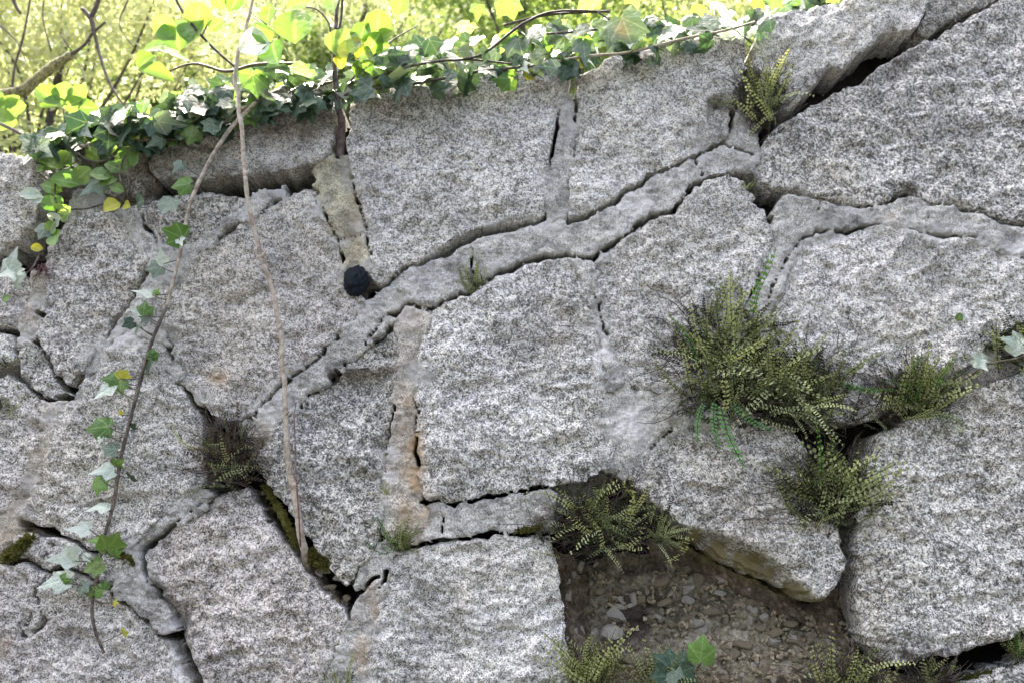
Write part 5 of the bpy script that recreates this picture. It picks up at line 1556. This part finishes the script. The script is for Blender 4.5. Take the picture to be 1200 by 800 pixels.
# ------------------------------------------------------------------ trees and shrubs behind the wall
def crown(name, parent, blobs, n, size, mat, seed):
    """thousands of small folded leaves gathered in sprays through the volume of the blobs (centre, radii)"""
    rg = np.random.default_rng(seed)
    wts = np.array([b[1][0] * b[1][1] * b[1][2] for b in blobs])
    wts = wts / wts.sum()
    pick = rg.choice(len(blobs), n // 9 + 1, p=wts)
    c = np.array([b[0] for b in blobs])[pick]
    r = np.array([b[1] for b in blobs])[pick]
    d = rg.normal(size=(len(pick), 3))
    d /= np.linalg.norm(d, axis=1)[:, None]
    spr = c + d * r * (rg.random(len(pick)) ** (1 / 2.2))[:, None]
    pos = np.repeat(spr, 9, 0)[:n] + rg.normal(size=(n, 3)) * .055
    a = rg.normal(size=(n, 3))
    a /= np.linalg.norm(a, axis=1)[:, None]
    b = np.cross(a, rg.normal(size=(n, 3)))
    b /= np.linalg.norm(b, axis=1)[:, None]
    nn = np.cross(a, b)
    L = (size * rg.uniform(.6, 1.25, n))[:, None]
    V = np.stack([pos, pos + a * L * .5 + b * L * .34 + nn * L * .12, pos + a * L, pos + a * L * .5 - b * L * .34 + nn * L * .12], 1).reshape(-1, 3)
    me = bpy.data.meshes.new(name)
    me.vertices.add(4 * n)
    off = np.array(parent_loc(parent))
    me.vertices.foreach_set('co', (V - off).ravel())
    me.loops.add(6 * n)
    me.polygons.add(2 * n)
    base = np.arange(n)[:, None] * 4
    me.loops.foreach_set('vertex_index', (base + np.array([[0, 1, 2, 0, 2, 3]])).ravel().astype(np.int32))
    me.polygons.foreach_set('loop_start', np.arange(0, 6 * n, 3, dtype=np.int32))
    me.update(calc_edges=True)
    me.validate()
    me.materials.append(mat)
    o = bpy.data.objects.new(name, me)
    COL.objects.link(o)
    o.parent = parent
    return o


def tree(label, root_px, depth, blobs_px, n, size, mat, seed, limbs=5, trunk_r=.05, name='shrub', cat='shrub'):
    """blobs_px: (px, py, depth behind the wall, rx m, ry m, rz m)"""
    x = float(at(root_px, 200, -depth)[0])
    y = depth
    z = float(bank_z(np.array([x]), np.array([y]))[0]) - .05
    t = thing(name, label, cat, (x, y, z))
    blobs = [(at(bx, by, -bd), np.array([rx, ry, rz])) for bx, by, bd, rx, ry, rz in blobs_px]
    rg = random.Random(seed)
    g = Geo()
    top = np.mean([b[0] for b in blobs], 0)
    mid = np.array([x, y, z]) * .5 + top * .5
    g.add(tube_geo(spline([(x, y, z), (x + .05, y, z + .3), mid, top], 6), [trunk_r, trunk_r * .7, trunk_r * .35], 8, .08))
    for i in range(int(limbs * len(blobs) * .6)):
        b = blobs[i % len(blobs)]
        e = b[0] + np.array([rg.uniform(-.8, .8) * b[1][0], rg.uniform(-.8, .8) * b[1][1], rg.uniform(-.6, .9) * b[1][2]])
        f = rg.uniform(.15, .8)
        st = np.array([x, y, z]) * (1 - f) + mid * f
        m = (st + e) / 2 + np.array([rg.uniform(-.15, .15), rg.uniform(-.15, .15), rg.uniform(-.05, .2)])
        g.add(tube_geo(spline([st, m, e], 7), [trunk_r * .24, trunk_r * .15, trunk_r * .06], 6, .08))
    g.build('trunk', M['twig'], t)
    crown('crown', t, blobs, n, size, mat, seed)
    return t


tree('yellow green spring shrub in bright sun behind the left end of the wall', 60, 1.9,
     [(40, 60, 1.9, .55, .4, .45), (170, 20, 2.0, .5, .4, .5), (-60, 20, 2.0, .6, .5, .7), (90, -60, 2.1, .7, .5, .5), (250, 60, 2.2, .4, .35, .35), (-40, 150, 1.8, .4, .35, .3)], 21000, .038, M['leaf_bg'], 1)
tree('finer leaved pale shrub behind the two saplings', 370, 2.8,
     [(380, 20, 2.8, .6, .5, .5), (480, -20, 3.0, .6, .5, .6), (300, -40, 3.0, .7, .5, .6), (560, 10, 3.1, .5, .4, .5)], 13000, .034, M['leaf_bg'], 2)
tree('green leaved shrub behind the middle of the wall top', 640, 2.2,
     [(600, -10, 2.2, .4, .4, .35), (700, -20, 2.3, .5, .4, .35), (520, -40, 2.3, .4, .4, .35)], 7000, .042, M['leaf_bg_green'], 3)
tree('yellow green shrub behind the right part of the wall top', 850, 2.4,
     [(800, -10, 2.4, .5, .4, .4), (900, -40, 2.5, .6, .4, .5), (1010, -90, 2.5, .6, .5, .5)], 9000, .042, M['leaf_bg'], 4)
for i, (px, d) in enumerate(((-150, 5.5), (180, 6.0), (480, 5.6), (760, 6.2), (1050, 5.8))):
    tree(['taller green tree at the far left behind the yellow shrub', 'taller green tree behind the yellow shrub and first sapling', 'taller green tree seen over the pale shrub', 'taller green tree behind the middle shrub', 'taller green tree beyond the right part of the wall'][i],
         px, d, [(px, 60, d, 1.3, .9, .9), (px + 60, -90, d, 1.2, .9, .8), (px - 120, -40, d + .2, 1.0, .8, .9)], 13000, .075, M['leaf_bg_green'] if i % 2 else M['leaf_bg'], 20 + i, 4, .09, 'tree', 'tree')

# the mossy bough and dark twigs at the top left belong to one bare tree
bt = thing('bough_tree', 'tree with a thick mossy bough and dark bare twigs above the left end', 'tree', (float(at(-60, 150, -1.0)[0]), 1.0, float(bank_z(np.array([-1.5]), np.array([1.0]))[0])))
bl = np.array(bt.location)
bp = at(-40, 118, -1.0)
mesh_obj('trunk', *tube_geo(spline([bl - [0, 0, .1], (bl + bp) / 2 + [.03, 0, 0], bp], 6), [.06, .05, .042], 9, .1), M['mossy_bark'], bt)
pxtube('bough', [(-40, 118, -1.0), (0, 112, -1.0), (26, 107, -1.0), (40, 96, -1.0), (60, 80, -1.0), (84, 64, -1.0)], [11, 10, 12, 10, 10, 8], M['mossy_bark'], bt, 8, 10, .10)
pxtube('branch', [(80, 66, -1.0), (98, 54, -1.0), (108, 40, -1.0), (124, 26, -.98)], [4.5, 3.2, 3, 2], M['twig'], bt)
pxtube('branch', [(96, 10, -1.0), (106, 22, -1.0), (110, 36, -1.0), (116, 62, -1.0), (126, 92, -.98), (138, 114, -.96), (150, 130, -.95)], [4, 6, 3.6, 3.2, 2.4, 2], M['twig'], bt)
pxtube('branch', [(106, 22, -1.0), (114, 4, -1.0), (122, -30, -1.0)], [5, 5, 4], M['twig'], bt)
pxtube('branch', [(14, 110, -1.0), (17, 80, -1.0), (26, 48, -1.0), (32, 20, -1.0), (38, -20, -1.0)], [2.8, 2.4, 2, 1.8], M['twig'], bt)
pxtube('branch', [(8, -20, -1.0), (18, 6, -1.0), (24, 16, -1.0)], [5, 4, 3], M['twig'], bt)
for p in ([(0, 30, -1.1), (20, 50, -1.1), (34, 80, -1.1)], [(60, 60, -1.2), (50, 20, -1.2), (55, -20, -1.2)], [(150, 0, -1.2), (140, 30, -1.2), (160, 60, -1.2)], [(70, 40, -1.15), (90, 70, -1.15), (100, 95, -1.1)], [(28, 106, -1.0), (29, 122, -1.0), (28, 130, -1.0)]):
    pxtube('branch', p, [2, 1.4, 1], M['twig'], bt)
# bright broad leaves of the seedling standing on the wall top at the left
sl_ = thing('seedling', 'seedling with broad bright yellow green leaves on the wall top at far left', 'plant', vat(78, 165, -.12))
pxtube('stem', [(78, 168, -.12), (76, 145, -.12), (74, 126, -.12)], [1.6, 1.3, 1], M['stem_ivy'], sl_)
for x, y, s, th, roll in ((58, 114, 38, 150, 10), (66, 124, 36, 200, 20), (90, 112, 34, 60, 10), (84, 122, 30, 20, 20), (100, 126, 30, -10, 20), (75, 108, 30, 95, 0)):
    put_leaf(sl_, rng.choice(OVAL['leaf_lime']), x, y, s, th, -.10, .3, roll)
s3 = thing('seedling', 'seedling with large bright leaves cut by the left edge of the picture', 'plant', vat(-10, 180, -.1))
pxtube('stem', [(-10, 182, -.1), (-6, 150, -.1), (0, 128, -.1)], [1.6, 1.3, 1], M['stem_ivy'], s3)
for x, y, s, th, roll in ((8, 128, 46, 10, 10), (2, 140, 40, -20, 20), (-8, 118, 40, 120, 0), (12, 120, 26, 40, 0)):
    put_leaf(s3, rng.choice(OVAL['leaf_lime']), x, y, s, th, -.08, .3, roll)

for i, (px, d, lab) in enumerate(((30, 3.4, 'low dark bush between the mossy bough and the bright seedlings'), (260, 3.2, 'low dark bush behind the first sapling stem'), (520, 3.6, 'low dark bush behind the ivy right of the purple stem'),
                                  (770, 3.4, 'low dark bush behind the ivy near the right end of the wall top'))):
    tree(lab, px, d, [(px, 150 - px * .12, d, .75, .5, .40), (px + 130, 130 - px * .12, d + .1, .7, .5, .42), (px - 110, 150 - px * .12, d, .6, .5, .4)], 9000, .055, M['leaf_bg_green'], 60 + i, 3, .04, 'bush', 'bush')
